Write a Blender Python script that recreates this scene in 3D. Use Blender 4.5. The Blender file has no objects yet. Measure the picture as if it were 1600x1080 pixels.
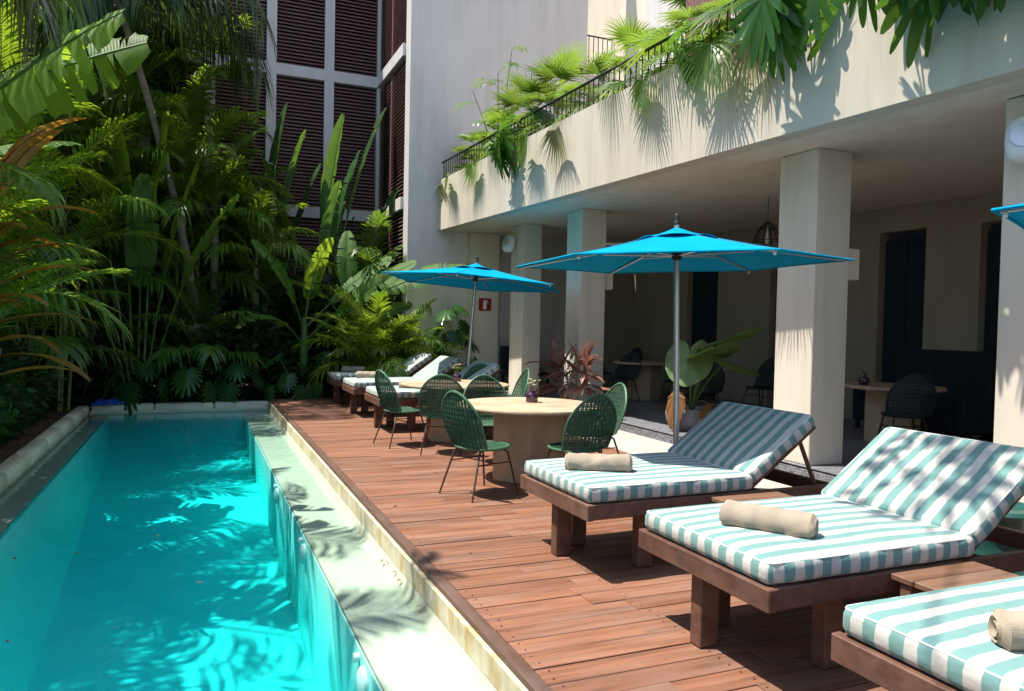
import bpy, bmesh, math, random
from mathutils import Vector, Matrix
random.seed(7)
rad = math.radians
SC = bpy.context.scene
COL = SC.collection

# ------------------------------------------------------------------ camera
cam_d = bpy.data.cameras.new('camera')
cam = bpy.data.objects.new('camera', cam_d); COL.objects.link(cam)
yaw, pit, rol = rad(22.75), rad(1.55), 0.021
fw = Vector((math.sin(yaw)*math.cos(pit), math.cos(yaw)*math.cos(pit), -math.sin(pit)))
r0 = Vector((math.cos(yaw), -math.sin(yaw), 0)); u0 = r0.cross(fw)
rt = r0*math.cos(rol)+u0*math.sin(rol); up = u0*math.cos(rol)-r0*math.sin(rol)
m = Matrix.Identity(4)
for i in range(3):
    m[i][0] = rt[i]; m[i][1] = up[i]; m[i][2] = -fw[i]
m.translation = Vector((0, 0, 1.55))
cam.matrix_world = m
cam_d.sensor_width = 36.0; cam_d.lens = 1180/1600*36.0
cam_d.clip_start = 0.05; cam_d.clip_end = 500
SC.camera = cam

# ------------------------------------------------------------------ light
SUN_TRAVEL = Vector((0.38, -0.15, -1.0)).normalized()
world = bpy.data.worlds.new('World'); SC.world = world; world.use_nodes = True
wn = world.node_tree; wn.nodes.clear()
wo = wn.nodes.new('ShaderNodeOutputWorld'); wb = wn.nodes.new('ShaderNodeBackground')
sky = wn.nodes.new('ShaderNodeTexSky'); sky.sky_type = 'NISHITA'; sky.sun_disc = False
ts = -SUN_TRAVEL
sky.sun_elevation = math.asin(ts.z); sky.sun_rotation = math.atan2(ts.x, ts.y)
wb.inputs['Strength'].default_value = 0.125
wn.links.new(sky.outputs[0], wb.inputs['Color']); wn.links.new(wb.outputs[0], wo.inputs['Surface'])
sun_d = bpy.data.lights.new('sun', 'SUN'); sun_d.energy = 3.9; sun_d.angle = rad(0.5); sun_d.color = (1.0, 0.95, 0.86)
sun = bpy.data.objects.new('sun', sun_d); COL.objects.link(sun)
sun.rotation_euler = SUN_TRAVEL.to_track_quat('-Z', 'Y').to_euler()
vs = SC.view_settings
vs.view_transform = 'Standard'; vs.look = 'None'; vs.exposure = 1.22; vs.gamma = 1.0; vs.use_curve_mapping = False
SC.cycles.max_bounces = 12; SC.cycles.diffuse_bounces = 5; SC.cycles.transparent_max_bounces = 24
SC.cycles.transmission_bounces = 6; SC.cycles.caustics_reflective = False; SC.cycles.caustics_refractive = False
SC.cycles.use_denoising = True

# ------------------------------------------------------------------ materials
def lin(r, g, b):
    f = lambda c: c/12.92 if c <= 0.04045 else ((c+0.055)/1.055)**2.4
    return (f(r/255), f(g/255), f(b/255), 1)
def C4(c): return (c[0], c[1], c[2], 1)
class N:
    def __init__(s, name):
        s.m = bpy.data.materials.new(name); s.m.use_nodes = True; s.t = s.m.node_tree; s.t.nodes.clear()
        s.out = s.n('ShaderNodeOutputMaterial')
    def n(s, ty, **kw):
        x = s.t.nodes.new(ty)
        for k, v in kw.items(): setattr(x, k, v)
        return x
    def l(s, a, b): s.t.links.new(a, b)
    def bsdf(s, rough=0.6, spec=0.4):
        b = s.n('ShaderNodeBsdfPrincipled'); b.inputs['Roughness'].default_value = rough
        b.inputs['Specular IOR Level'].default_value = spec; return b
    def coords(s, scale=(1, 1, 1), kind='Object', rand=True):
        tc = s.n('ShaderNodeTexCoord'); mp = s.n('ShaderNodeMapping'); mp.inputs['Scale'].default_value = scale
        s.l(tc.outputs[kind], mp.inputs['Vector'])
        if rand:
            oi = s.n('ShaderNodeObjectInfo'); mu = s.n('ShaderNodeMath', operation='MULTIPLY'); mu.inputs[1].default_value = 37.0
            s.l(oi.outputs['Random'], mu.inputs[0])
            cx = s.n('ShaderNodeCombineXYZ'); s.l(mu.outputs[0], cx.inputs[0]); s.l(mu.outputs[0], cx.inputs[1])
            s.l(cx.outputs[0], mp.inputs['Location'])
        return mp.outputs[0]
    def noise(s, vec, scale, detail=4, rough=0.6):
        x = s.n('ShaderNodeTexNoise'); x.inputs['Scale'].default_value = scale
        x.inputs['Detail'].default_value = detail; x.inputs['Roughness'].default_value = rough
        s.l(vec, x.inputs['Vector']); return x.outputs['Fac']
    def ramp(s, fac, stops):
        x = s.n('ShaderNodeValToRGB'); e = x.color_ramp.elements
        e[0].position, e[0].color = stops[0]; e[1].position, e[1].color = stops[-1]
        for p, c in stops[1:-1]:
            k = e.new(p); k.color = c
        s.l(fac, x.inputs['Fac']); return x.outputs['Color']
    def mix(s, fac, a, b, mode='MIX'):
        x = s.n('ShaderNodeMixRGB', blend_type=mode)
        for sock, v in ((x.inputs[0], fac), (x.inputs[1], a), (x.inputs[2], b)):
            if isinstance(v, (int, float)): sock.default_value = v
            elif isinstance(v, tuple): sock.default_value = v
            else: s.l(v, sock)
        return x.outputs[0]
    def bump(s, h, b, strength=0.3, dist=0.01):
        x = s.n('ShaderNodeBump'); x.inputs['Strength'].default_value = strength; x.inputs['Distance'].default_value = dist
        s.l(h, x.inputs['Height']); s.l(x.outputs[0], b.inputs['Normal'])
    def done(s, sh): s.l(sh, s.out.inputs['Surface']); return s.m

def plain(name, c, rough=0.5, var=0.15, scale=6, bump=0.1, metal=0.0, spec=0.4, bscale=None, stretch=(1, 1, 1)):
    k = N(name); b = k.bsdf(rough, spec); b.inputs['Metallic'].default_value = metal
    v = k.coords(stretch); f = k.noise(v, scale)
    lo = C4([x*(1-var) for x in c]); hi = C4([min(1, x*(1+var)) for x in c])
    k.l(k.ramp(f, [(0.3, lo), (0.7, hi)]), b.inputs['Base Color'])
    if bump: k.bump(k.noise(v, bscale or scale*6), b, bump, 0.01)
    return k.done(b.outputs[0])

def plaster(name, c, var=0.08, drip=0.28):
    k = N(name); b = k.bsdf(0.85, 0.2); v = k.coords((1, 1, 1), rand=False)
    f = k.noise(v, 0.9, 6); g = k.noise(k.coords((3, 3, 0.35), rand=False), 1.3, 5)
    base = k.ramp(f, [(0.3, C4([x*(1-var) for x in c])), (0.7, C4(c))])
    dirt = k.ramp(g, [(0.36, (0.66, 0.63, 0.58, 1)), (0.50, (0.93, 0.92, 0.90, 1)), (0.62, (1, 1, 1, 1))])
    k.l(k.mix(drip, base, dirt, 'MULTIPLY'), b.inputs['Base Color'])
    k.bump(k.noise(v, 45, 5), b, 0.12, 0.004)
    return k.done(b.outputs[0])

def wood(name, c, dark=0.45, rough=0.55, gx=(1.2, 26, 26), var=0.35, spec=0.35):
    k = N(name); b = k.bsdf(rough, spec); v = k.coords(gx)
    f = k.noise(v, 1.0, 6, 0.65); g = k.noise(k.coords((0.8, 3, 3)), 1.6, 4)
    base = k.ramp(f, [(0.25, C4([x*dark for x in c])), (0.55, C4(c)), (0.85, C4([min(1, x*1.3) for x in c]))])
    oi = k.n('ShaderNodeObjectInfo')
    tone = k.ramp(oi.outputs['Random'], [(0, (1-var, 1-var, 1-var*0.9, 1)), (1, (1+0*var, 1, 1, 1))])
    base = k.mix(1.0, base, tone, 'MULTIPLY')
    worn = k.ramp(g, [(0.45, (0, 0, 0, 1)), (0.75, (1, 1, 1, 1))])
    grey = sum(c)/3
    base = k.mix(k.mix(1.0, worn, (0.34, 0.34, 0.34, 1), 'MULTIPLY'), base, (grey*1.55, grey*1.25, grey*1.05, 1))
    k.l(base, b.inputs['Base Color']); k.bump(f, b, 0.35, 0.004)
    k.l(k.ramp(g, [(0.3, (0.42,)*3+(1,)), (0.7, (0.7,)*3+(1,))]), b.inputs['Roughness'])
    return k.done(b.outputs[0])

def leafmat(name, c, trans, tmix=0.45, rough=0.38, var=0.35, yellow=0.0, ribs=0):
    k = N(name); b = k.bsdf(rough, 0.45)
    v = k.coords((1, 1, 1)); f = k.noise(v, 5, 3)
    oi = k.n('ShaderNodeObjectInfo')
    tone = k.ramp(oi.outputs['Random'], [(0, (1-var, 1-var, 1-var, 1)), (0.6, (1, 1, 1, 1)), (1, (1.0, 1.0, 0.8, 1))])
    col = k.ramp(f, [(0.3, C4([x*0.7 for x in c])), (0.7, C4([x*1.2 for x in c]))])
    if yellow:
        y = k.ramp(k.noise(v, 2.2, 4), [(0.62, (0, 0, 0, 1)), (0.72, (yellow,)*3+(1,))])
        col = k.mix(y, col, (0.30, 0.22, 0.05, 1))
    col = k.mix(1.0, col, tone, 'MULTIPLY')
    k.l(col, b.inputs['Base Color'])
    tcol = k.mix(1.0, k.ramp(f, [(0.3, C4([x*0.75 for x in trans])), (0.7, C4(trans))]), tone, 'MULTIPLY')
    t = k.n('ShaderNodeBsdfTranslucent'); k.l(tcol, t.inputs['Color'])
    if ribs:
        w = k.n('ShaderNodeTexWave', bands_direction='Y'); w.inputs['Scale'].default_value = ribs
        w.inputs['Distortion'].default_value = 1.0
        tc = k.n('ShaderNodeTexCoord'); k.l(tc.outputs['Object'], w.inputs['Vector'])
        k.bump(w.outputs['Fac'], b, 0.25, 0.01)
    ms = k.n('ShaderNodeMixShader'); ms.inputs[0].default_value = tmix
    k.l(b.outputs[0], ms.inputs[1]); k.l(t.outputs[0], ms.inputs[2])
    return k.done(ms.outputs[0])

def stripes(name):
    k = N(name); b = k.bsdf(0.85, 0.15)
    uv = k.n('ShaderNodeUVMap'); sp = k.n('ShaderNodeSeparateXYZ'); k.l(uv.outputs[0], sp.inputs[0])
    wv = k.noise(k.coords((1, 1, 1)), 5.0, 3)
    ma = k.n('ShaderNodeMath', operation='MULTIPLY_ADD'); ma.inputs[1].default_value = 0.34; k.l(wv, ma.inputs[0]); k.l(sp.outputs[0], ma.inputs[2])
    mu = k.n('ShaderNodeMath', operation='FRACT'); k.l(ma.outputs[0], mu.inputs[0])
    gt = k.n('ShaderNodeValToRGB'); gt.color_ramp.interpolation = 'LINEAR'
    e = gt.color_ramp.elements; e[0].position = 0.485; e[0].color = (0.150, 0.285, 0.270, 1); e[1].position = 0.515; e[1].color = (0.52, 0.50, 0.46, 1)
    k.l(mu.outputs[0], gt.inputs[0])
    v = k.coords((1, 1, 1)); f = k.noise(v, 3.0, 5)
    col = k.mix(1.0, gt.outputs[0], k.ramp(f, [(0.3, (0.86, 0.86, 0.85, 1)), (0.7, (1, 1, 1, 1))]), 'MULTIPLY')
    k.l(col, b.inputs['Base Color'])
    hh = k.mix(0.02, k.noise(k.coords((5, 1.6, 3)), 2.6, 3, 0.5), k.noise(v, 200, 2))
    k.bump(hh, b, 0.45, 0.03)
    b.inputs['Sheen Weight'].default_value = 0.2
    return k.done(b.outputs[0])

def fabric(name, c, trans, tmix):
    k = N(name); b = k.bsdf(0.85, 0.04); v = k.coords((1, 1, 1)); f = k.noise(v, 2.5, 4)
    k.l(k.ramp(f, [(0.3, C4([x*0.88 for x in c])), (0.7, C4(c))]), b.inputs['Base Color'])
    k.bump(k.noise(k.coords((1.5, 1.5, 4)), 4.0, 4), b, 0.35, 0.05)
    t = k.n('ShaderNodeBsdfTranslucent'); t.inputs['Color'].default_value = C4(trans)
    ms = k.n('ShaderNodeMixShader'); ms.inputs[0].default_value = tmix
    k.l(b.outputs[0], ms.inputs[1]); k.l(t.outputs[0], ms.inputs[2]); return k.done(ms.outputs[0])

def water_mat():
    k = N('water'); tr = k.n('ShaderNodeBsdfTransparent'); gl = k.n('ShaderNodeBsdfGlossy'); gl.inputs['Roughness'].default_value = 0.015
    v = k.coords((1, 1, 1), rand=False)
    f = k.noise(v, 2.2, 3, 0.5); g = k.noise(v, 9, 2, 0.5)
    h = k.mix(0.22, f, g)
    bp = k.n('ShaderNodeBump'); bp.inputs['Strength'].default_value = 0.24; bp.inputs['Distance'].default_value = 0.05
    k.l(h, bp.inputs['Height']); k.l(bp.outputs[0], gl.inputs['Normal'])
    fr = k.n('ShaderNodeFresnel'); fr.inputs['IOR'].default_value = 1.33; k.l(bp.outputs[0], fr.inputs['Normal'])
    ms = k.n('ShaderNodeMixShader'); k.l(fr.outputs[0], ms.inputs[0]); k.l(tr.outputs[0], ms.inputs[1]); k.l(gl.outputs[0], ms.inputs[2])
    va = k.n('ShaderNodeVolumeAbsorption'); va.inputs['Color'].default_value = (0.0, 0.955, 0.968, 1); va.inputs['Density'].default_value = 1.0
    k.l(va.outputs[0], k.out.inputs['Volume'])
    return k.done(ms.outputs[0])

def riser_mat():
    k = N('stained_riser'); b = k.bsdf(0.75, 0.3)
    v = k.coords((1, 4.5, 1.6), rand=False); f = k.noise(v, 1.0, 6, 0.65)
    col = k.ramp(f, [(0.52, (0.60, 0.54, 0.40, 1)), (0.63, (0.54, 0.41, 0.22, 1)), (0.74, (0.36, 0.19, 0.06, 1))])
    g = k.noise(k.coords((1, 2, 2), rand=False), 3, 5)
    col = k.mix(1.0, col, k.ramp(g, [(0.35, (0.75, 0.72, 0.66, 1)), (0.6, (1, 1, 1, 1))]), 'MULTIPLY')
    k.l(col, b.inputs['Base Color']); k.bump(k.noise(k.coords((1, 1, 1), rand=False), 30), b, 0.2, 0.005)
    return k.done(b.outputs[0])

def granite(name, c):
    k = N(name); b = k.bsdf(0.5, 0.4); v = k.coords((1, 1, 1), rand=False)
    vo = k.n('ShaderNodeTexVoronoi'); vo.inputs['Scale'].default_value = 60; k.l(v, vo.inputs['Vector'])
    f = k.noise(v, 1.2, 5)
    sp = k.ramp(vo.outputs['Color'], [(0.2, C4([x*0.55 for x in c])), (0.8, C4([x*1.5 for x in c]))])
    k.l(k.mix(1.0, sp, k.ramp(f, [(0.3, (0.8, 0.8, 0.8, 1)), (0.7, (1, 1, 1, 1))]), 'MULTIPLY'), b.inputs['Base Color'])
    return k.done(b.outputs[0])

MT = {}
MT['white_wall'] = plaster('white_plaster', (0.625, 0.585, 0.565))
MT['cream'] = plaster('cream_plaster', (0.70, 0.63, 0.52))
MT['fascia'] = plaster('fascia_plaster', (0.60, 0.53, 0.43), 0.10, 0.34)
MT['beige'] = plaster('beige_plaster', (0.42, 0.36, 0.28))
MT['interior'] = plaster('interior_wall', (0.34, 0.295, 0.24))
MT['dark_room'] = plain('dark_room', (0.02, 0.021, 0.025), 0.8)  # near-black base colour stands in for the darkness behind the door openings
MT['louvre'] = wood('louvre_wood', (0.22, 0.105, 0.095), 0.6, 0.6, (1.5, 20, 20), 0.2)
MT['louvre_back'] = plain('louvre_backing', (0.03, 0.02, 0.02), 0.9)
MT['deck'] = wood('deck_wood', (0.27, 0.118, 0.066), 0.42, 0.55, (1.3, 24, 24), 0.30)
MT['deck_edge'] = wood('deck_edge_wood', (0.13, 0.07, 0.05), 0.5, 0.7, (20, 1.3, 24), 0.2)
MT['under'] = plain('dark_joists', (0.03, 0.02, 0.015), 0.9)
MT['teak'] = wood('lounger_teak', (0.165, 0.078, 0.050), 0.42, 0.55, (9, 9, 14), 0.3)
MT['teak2'] = wood('table_teak', (0.19, 0.095, 0.055), 0.5, 0.5, (1.5, 20, 20), 0.2)
MT['pale_wood'] = wood('pale_table_wood', (0.47, 0.345, 0.22), 0.62, 0.5, (3, 3, 1.2), 0.1)
MT['stripe'] = stripes('striped_canvas')
MT['piping'] = plain('aqua_piping', (0.66, 0.68, 0.64), 0.8)
MT['towel'] = plain('beige_towel', (0.36, 0.295, 0.225), 0.95, 0.14, 9, 0.55, spec=0.1, bscale=300)
MT['canopy'] = fabric('turquoise_canvas', (0.002, 0.33, 0.56), (0.0, 0.25, 0.44), 0.20)
MT['canopy_seam'] = plain('canopy_seam', (0.002, 0.14, 0.23), 0.8, 0.1, 6, 0)
MT['alu'] = plain('brushed_aluminium', (0.55, 0.56, 0.57), 0.38, 0.08, 8, 0.03, 0.85)
MT['black_metal'] = plain('black_iron', (0.018, 0.017, 0.017), 0.5, 0.3)
MT['black_plastic'] = plain('black_plastic', (0.02, 0.02, 0.022), 0.5, 0.2)
MT['white_plastic'] = plain('white_plastic', (0.70, 0.72, 0.73), 0.45, 0.04)
MT['brown_metal'] = plain('brown_metal', (0.055, 0.025, 0.018), 0.45, 0.2)
MT['rattan'] = plain('green_rattan', (0.030, 0.085, 0.047), 0.55, 0.35, 20, 0.2)
MT['rattan_rim'] = plain('green_rattan_rim', (0.050, 0.135, 0.075), 0.5, 0.25, 20, 0.1)
MT['dark_chair'] = plain('dark_rattan', (0.016, 0.024, 0.028), 0.6, 0.3)
MT['navy'] = plain('navy_fabric', (0.010, 0.018, 0.028), 0.9, 0.2)
MT['blue_cloth'] = plain('blue_cloth', (0.01, 0.07, 0.42), 0.7, 0.2)
MT['terracotta'] = plain('terracotta', (0.28, 0.12, 0.075), 0.75, 0.2, 8, 0.2)
MT['teal_pot'] = plain('teal_glazed_pot', (0.02, 0.075, 0.065), 0.25, 0.2)
MT['basket'] = plain('grey_pot', (0.20, 0.18, 0.20), 0.7, 0.2)
MT['soil'] = plain('soil', (0.085, 0.05, 0.032), 0.95, 0.5, 7, 0.9, spec=0.1)
MT['shelf'] = plaster('pool_shelf', (0.50, 0.55, 0.42), 0.12)
MT['poolpaint'] = plain('pool_paint', (0.45, 0.90, 0.84), 0.6, 0.06, 1.5, 0.05)
MT['water'] = water_mat()
MT['coping'] = plain('coping_stone', (0.56, 0.54, 0.43), 0.6, 0.15, 5, 0.2)
MT['riser'] = riser_mat()
MT['granite'] = granite('grey_terrazzo', (0.17, 0.17, 0.185))
MT['concrete'] = plain('pale_concrete', (0.40, 0.36, 0.32), 0.8, 0.15, 3, 0.2)
MT['red_sign'] = plain('red_sign', (0.33, 0.02, 0.018), 0.4, 0.05, 6, 0)
MT['sign_white'] = plain('sign_white', (0.8, 0.8, 0.78), 0.4, 0.02, 6, 0)
MT['flower'] = leafmat('cream_petals', (0.62, 0.55, 0.36), (0.6, 0.5, 0.3), 0.3)
MT['trunk'] = plain('palm_trunk', (0.22, 0.18, 0.14), 0.9, 0.35, 6, 0.6, stretch=(1, 1, 4))
MT['greenstem'] = plain('green_stem', (0.07, 0.14, 0.03), 0.5, 0.35, 6, 0.1)
MT['yellowstem'] = plain('yellow_stem', (0.16, 0.17, 0.05), 0.5, 0.3, 6, 0.1)
MT['deadstem'] = plain('dry_stem', (0.10, 0.08, 0.05), 0.8, 0.3)
k = N('purple_glass'); b = k.bsdf(0.06, 0.7); b.inputs['Base Color'].default_value = (0.045, 0.008, 0.035, 1); b.inputs['Coat Weight'].default_value = 0.5
MT['purple'] = k.done(b.outputs[0])
MT['palm'] = leafmat('palm_leaf', (0.070, 0.150, 0.026), (0.26, 0.44, 0.04), 0.42, 0.35, 0.45)
MT['palmdark'] = leafmat('dark_palm_leaf', (0.040, 0.075, 0.026), (0.10, 0.18, 0.03), 0.30, 0.26, 0.4)
MT['areca'] = leafmat('areca_leaf', (0.10, 0.20, 0.024), (0.36, 0.54, 0.03), 0.48, 0.36, 0.35)
MT['banana'] = leafmat('banana_leaf', (0.085, 0.20, 0.026), (0.38, 0.56, 0.04), 0.52, 0.55, 0.30, 0.35, 14)
MT['bananadark'] = leafmat('strelitzia_leaf', (0.055, 0.135, 0.045), (0.20, 0.36, 0.04), 0.38, 0.30, 0.25, 0.2, 12)
MT['fan'] = leafmat('fan_palm_leaf', (0.075, 0.155, 0.032), (0.30, 0.46, 0.05), 0.45, 0.40, 0.4)
MT['fanpale'] = leafmat('pale_fan_leaf', (0.26, 0.26, 0.13), (0.40, 0.40, 0.14), 0.40, 0.5, 0.3)
MT['monstera'] = leafmat('monstera_leaf', (0.045, 0.125, 0.034), (0.09, 0.22, 0.02), 0.28, 0.25, 0.35)
MT['selloum'] = leafmat('philodendron_leaf', (0.040, 0.13, 0.022), (0.18, 0.38, 0.03), 0.40, 0.28, 0.4)
MT['shrub'] = leafmat('shrub_leaf', (0.055, 0.125, 0.028), (0.14, 0.26, 0.03), 0.38, 0.35, 0.3)
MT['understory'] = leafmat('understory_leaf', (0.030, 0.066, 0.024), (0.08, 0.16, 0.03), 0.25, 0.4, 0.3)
MT['croton'] = leafmat('orange_leaf', (0.32, 0.14, 0.02), (0.55, 0.24, 0.02), 0.40, 0.35, 0.5, 0.6)
MT['cordyline'] = leafmat('red_cordyline_leaf', (0.40, 0.20, 0.155), (0.45, 0.18, 0.12), 0.30, 0.35, 0.5)
MT['pinkleaf'] = leafmat('pink_leaf', (0.40, 0.07, 0.10), (0.5, 0.10, 0.12), 0.35, 0.35, 0.2)
MT['alocasia'] = leafmat('alocasia_leaf', (0.13, 0.22, 0.075), (0.30, 0.42, 0.06), 0.38, 0.35, 0.15)
MT['drybrown'] = leafmat('dry_brown_leaf', (0.24, 0.11, 0.035), (0.30, 0.12, 0.02), 0.25, 0.6, 0.3)

# ------------------------------------------------------------------ mesh helpers
class MB:
    def __init__(s): s.v = []; s.f = []; s.mi = []
    def add(s, vs, fs, mi=0):
        o = len(s.v); s.v.extend([tuple(p) for p in vs]); s.f.extend([tuple(i+o for i in q) for q in fs]); s.mi.extend([mi]*len(fs))
    def box(s, x0, x1, y0, y1, z0, z1, mi=0):
        s.add([(x0, y0, z0), (x1, y0, z0), (x1, y1, z0), (x0, y1, z0), (x0, y0, z1), (x1, y0, z1), (x1, y1, z1), (x0, y1, z1)],
              [(0, 3, 2, 1), (4, 5, 6, 7), (0, 1, 5, 4), (1, 2, 6, 5), (2, 3, 7, 6), (3, 0, 4, 7)], mi)
    def tube(s, pts, rs, n=6, mi=0, caps=True, closed=False):
        pts = [Vector(p) for p in pts]
        if not isinstance(rs, (list, tuple)): rs = [rs]*len(pts)
        vs = []; fs = []; u = None
        for i, p in enumerate(pts):
            if closed: t = pts[(i+1) % len(pts)]-pts[i-1]
            else: t = pts[min(i+1, len(pts)-1)]-pts[max(i-1, 0)]
            t.normalize()
            if u is None:
                a = Vector((0, 0, 1)) if abs(t.z) < 0.9 else Vector((1, 0, 0)); u = t.cross(a).normalized()
            else:
                u = (u-t*u.dot(t)).normalized()
            w = t.cross(u)
            for j in range(n):
                an = 2*math.pi*j/n; vs.append(p+(u*math.cos(an)+w*math.sin(an))*rs[i])
        m_ = len(pts)
        for i in range(m_ if closed else m_-1):
            i2 = (i+1) % m_
            for j in range(n):
                j2 = (j+1) % n; fs.append((i*n+j, i*n+j2, i2*n+j2, i2*n+j))
        if caps and not closed:
            fs.append(tuple(range(n-1, -1, -1))); fs.append(tuple((m_-1)*n+j for j in range(n)))
        s.add(vs, fs, mi)
    def lathe(s, prof, n=20, mi=0, c=(0, 0, 0)):
        vs = []; fs = []
        for r, z in prof:
            for j in range(n):
                a = 2*math.pi*j/n; vs.append((c[0]+r*math.cos(a), c[1]+r*math.sin(a), c[2]+z))
        for i in range(len(prof)-1):
            for j in range(n):
                j2 = (j+1) % n; fs.append((i*n+j, i*n+j2, (i+1)*n+j2, (i+1)*n+j))
        fs.append(tuple(range(n-1, -1, -1))); fs.append(tuple((len(prof)-1)*n+j for j in range(n)))
        s.add(vs, fs, mi)
    def mesh(s, name, mats, smooth=None, bevel=0):
        me = bpy.data.meshes.new(name); me.from_pydata(s.v, [], s.f)
        if bevel:
            bm = bmesh.new(); bm.from_mesh(me)
            bmesh.ops.bevel(bm, geom=bm.edges[:], offset=bevel, segments=1, affect='EDGES', profile=0.5)
            bm.to_mesh(me); bm.free()
        else:
            me.polygons.foreach_set('material_index', s.mi)
        for mm in (mats if isinstance(mats, list) else [mats]): me.materials.append(MT[mm] if isinstance(mm, str) else mm)
        if smooth:
            me.polygons.foreach_set('use_smooth', [True]*len(me.polygons))
            me.set_sharp_from_angle(angle=rad(smooth))
        me.update(); return me
def link(name, me, parent=None, loc=(0, 0, 0), rot=(0, 0, 0), scale=1.0):
    o = bpy.data.objects.new(name, me); COL.objects.link(o)
    if parent is not None: o.parent = parent
    o.location = loc; o.rotation_euler = rot
    o.scale = (scale,)*3 if isinstance(scale, (int, float)) else scale
    return o
def obj(name, mb, mats, parent=None, smooth=None, bevel=0, **kw):
    return link(name, mb.mesh(name, mats, smooth, bevel), parent, **kw)
def box(name, x0, x1, y0, y1, z0, z1, mat, parent=None, bevel=0.0):
    """a box object with its origin at its own centre"""
    q = MB(); cx, cy, cz = (x0+x1)/2, (y0+y1)/2, (z0+z1)/2
    q.box(x0-cx, x1-cx, y0-cy, y1-cy, z0-cz, z1-cz)
    return obj(name, q, mat, parent, bevel=bevel, loc=(cx, cy, cz))
def tag(o, label=None, cat=None, group=None, kind=None):
    if label: o['label'] = label
    if cat: o['category'] = cat
    if group: o['group'] = group
    if kind: o['kind'] = kind
    return o
def thing(name, label, cat, loc=(0, 0, 0), rz=0, group=None):
    o = bpy.data.objects.new(name, None); COL.objects.link(o)
    o.location = loc; o.rotation_euler = (0, 0, rz); o.empty_display_size = 0.1
    return tag(o, label, cat, group)
def copy_tree(o, parent=None):
    c = o.copy(); COL.objects.link(c); c.parent = parent
    for ch in list(o.children): copy_tree(ch, c)
    return c

# ------------------------------------------------------------------ ground, pool, deck
q = MB()
q.box(-60, -1.945, -40, 80, -0.35, -0.08); q.box(-1.97, 1.36, 15.62, 80, -0.35, -0.08)
q.box(-1.97, 1.36, -40, 0.7, -0.35, -0.08); q.box(1.36, 5.93, -40, 80, -0.35, -0.06); q.box(5.93, 60, -40, 80, -0.35, -0.06)
tag(obj('ground', q, 'soil'), kind='structure')

WZ = -0.19
pool = thing('pool', None, None); tag(pool, kind='structure')
q = MB(); q.add([(-1.7, .8, -1.6), (1.36, .8, -1.6), (1.36, 15.5, -1.6), (-1.7, 15.5, -1.6), (-1.7, .8, -1.42), (1.36, .8, -1.42), (1.36, 15.5, -.66), (-1.7, 15.5, -.66)],
      [(0, 3, 2, 1), (4, 5, 6, 7), (0, 1, 5, 4), (1, 2, 6, 5), (2, 3, 7, 6), (3, 0, 4, 7)])
obj('pool_floor', q, 'poolpaint', pool)
box('shelf', 0.86, 1.36, 0.81, 15.3, -1.55, -0.235, 'shelf', pool)
box('shelf', -1.72, -1.45, 0.81, 15.3, -1.55, -0.235, 'shelf', pool)
box('shelf_face', 0.845, 0.858, 0.82, 15.29, -1.549, -0.245, 'poolpaint', pool)
q = MB()
ps = [(-1.46, -.236), (-1.42, -.32), (-1.35, -.58), (-1.25, -.88), (-1.08, -1.15), (-.88, -1.32), (-.70, -1.55)]
for i, (x, z) in enumerate(ps):
    q.v += [(x, .82, z), (x, 15.29, z)]
    if i: q.f.append((2*i-2, 2*i-1, 2*i+1, 2*i)); q.mi.append(0)
obj('bench_slope', q, 'poolpaint', pool, smooth=70)
q = MB()
ps = [(15.30, -.235), (15.22, -.26), (15.0, -.42), (14.7, -.58), (14.2, -.72), (13.6, -.80)]
for i, (y, z) in enumerate(ps):
    q.v += [(-1.44, y, z), (.85, y, z)]
    if i: q.f.append((2*i-2, 2*i, 2*i+1, 2*i-1)); q.mi.append(0)
obj('end_slope', q, 'poolpaint', pool, smooth=70)
box('end_wall', -1.73, 1.37, 15.302, 15.34, -1.55, -0.15, 'shelf', pool)
box('end_wall', -1.73, 1.37, 0.70, 0.80, -1.55, -0.15, 'shelf', pool)
# concave fillet and stained riser up to the deck
q = MB()
for i, (x, z) in enumerate([(1.24, -0.235), (1.27, -0.228), (1.295, -0.212), (1.31, -0.19), (1.318, -0.165)]):
    q.v += [(x, 0.8, z), (x, 15.3, z)]
    if i: q.f.append((2*i-2, 2*i, 2*i+1, 2*i-1)); q.mi.append(0)
obj('riser_fillet', q, 'shelf', pool, smooth=60)
box('riser', 1.32, 1.40, 0.8, 15.3, -0.40, -0.035, 'riser', pool)

# left and far coping stones
cop = thing('pool_coping', None, None); tag(cop, kind='structure')
def coping_piece(x0, x1, y0, y1):
    q = MB(); cx, cy = (x0+x1)/2, (y0+y1)/2; hx, hy = (x1-x0)/2, (y1-y0)/2
    q.box(-hx, hx, -hy, hy, -0.15, 0.06)
    link('coping_stone', q.mesh('coping_stone', 'coping', 50, 0.03), cop, (cx, cy, -0.10+random.uniform(-.003, .003)), (0, 0, random.uniform(-.004, .004)))
y = 1.0
while y < 15.2:
    coping_piece(-1.93, -1.735, y, min(y+1.136, 15.3)); y += 1.14
x = -1.72
while x < 1.3:
    coping_piece(x, min(x+1.02, 1.34), 15.345, 15.60); x += 1.03
x = -1.98
while x < 1.3:
    coping_piece(x, min(x+1.02, 1.34), 0.35, 0.69); x += 1.03

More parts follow.
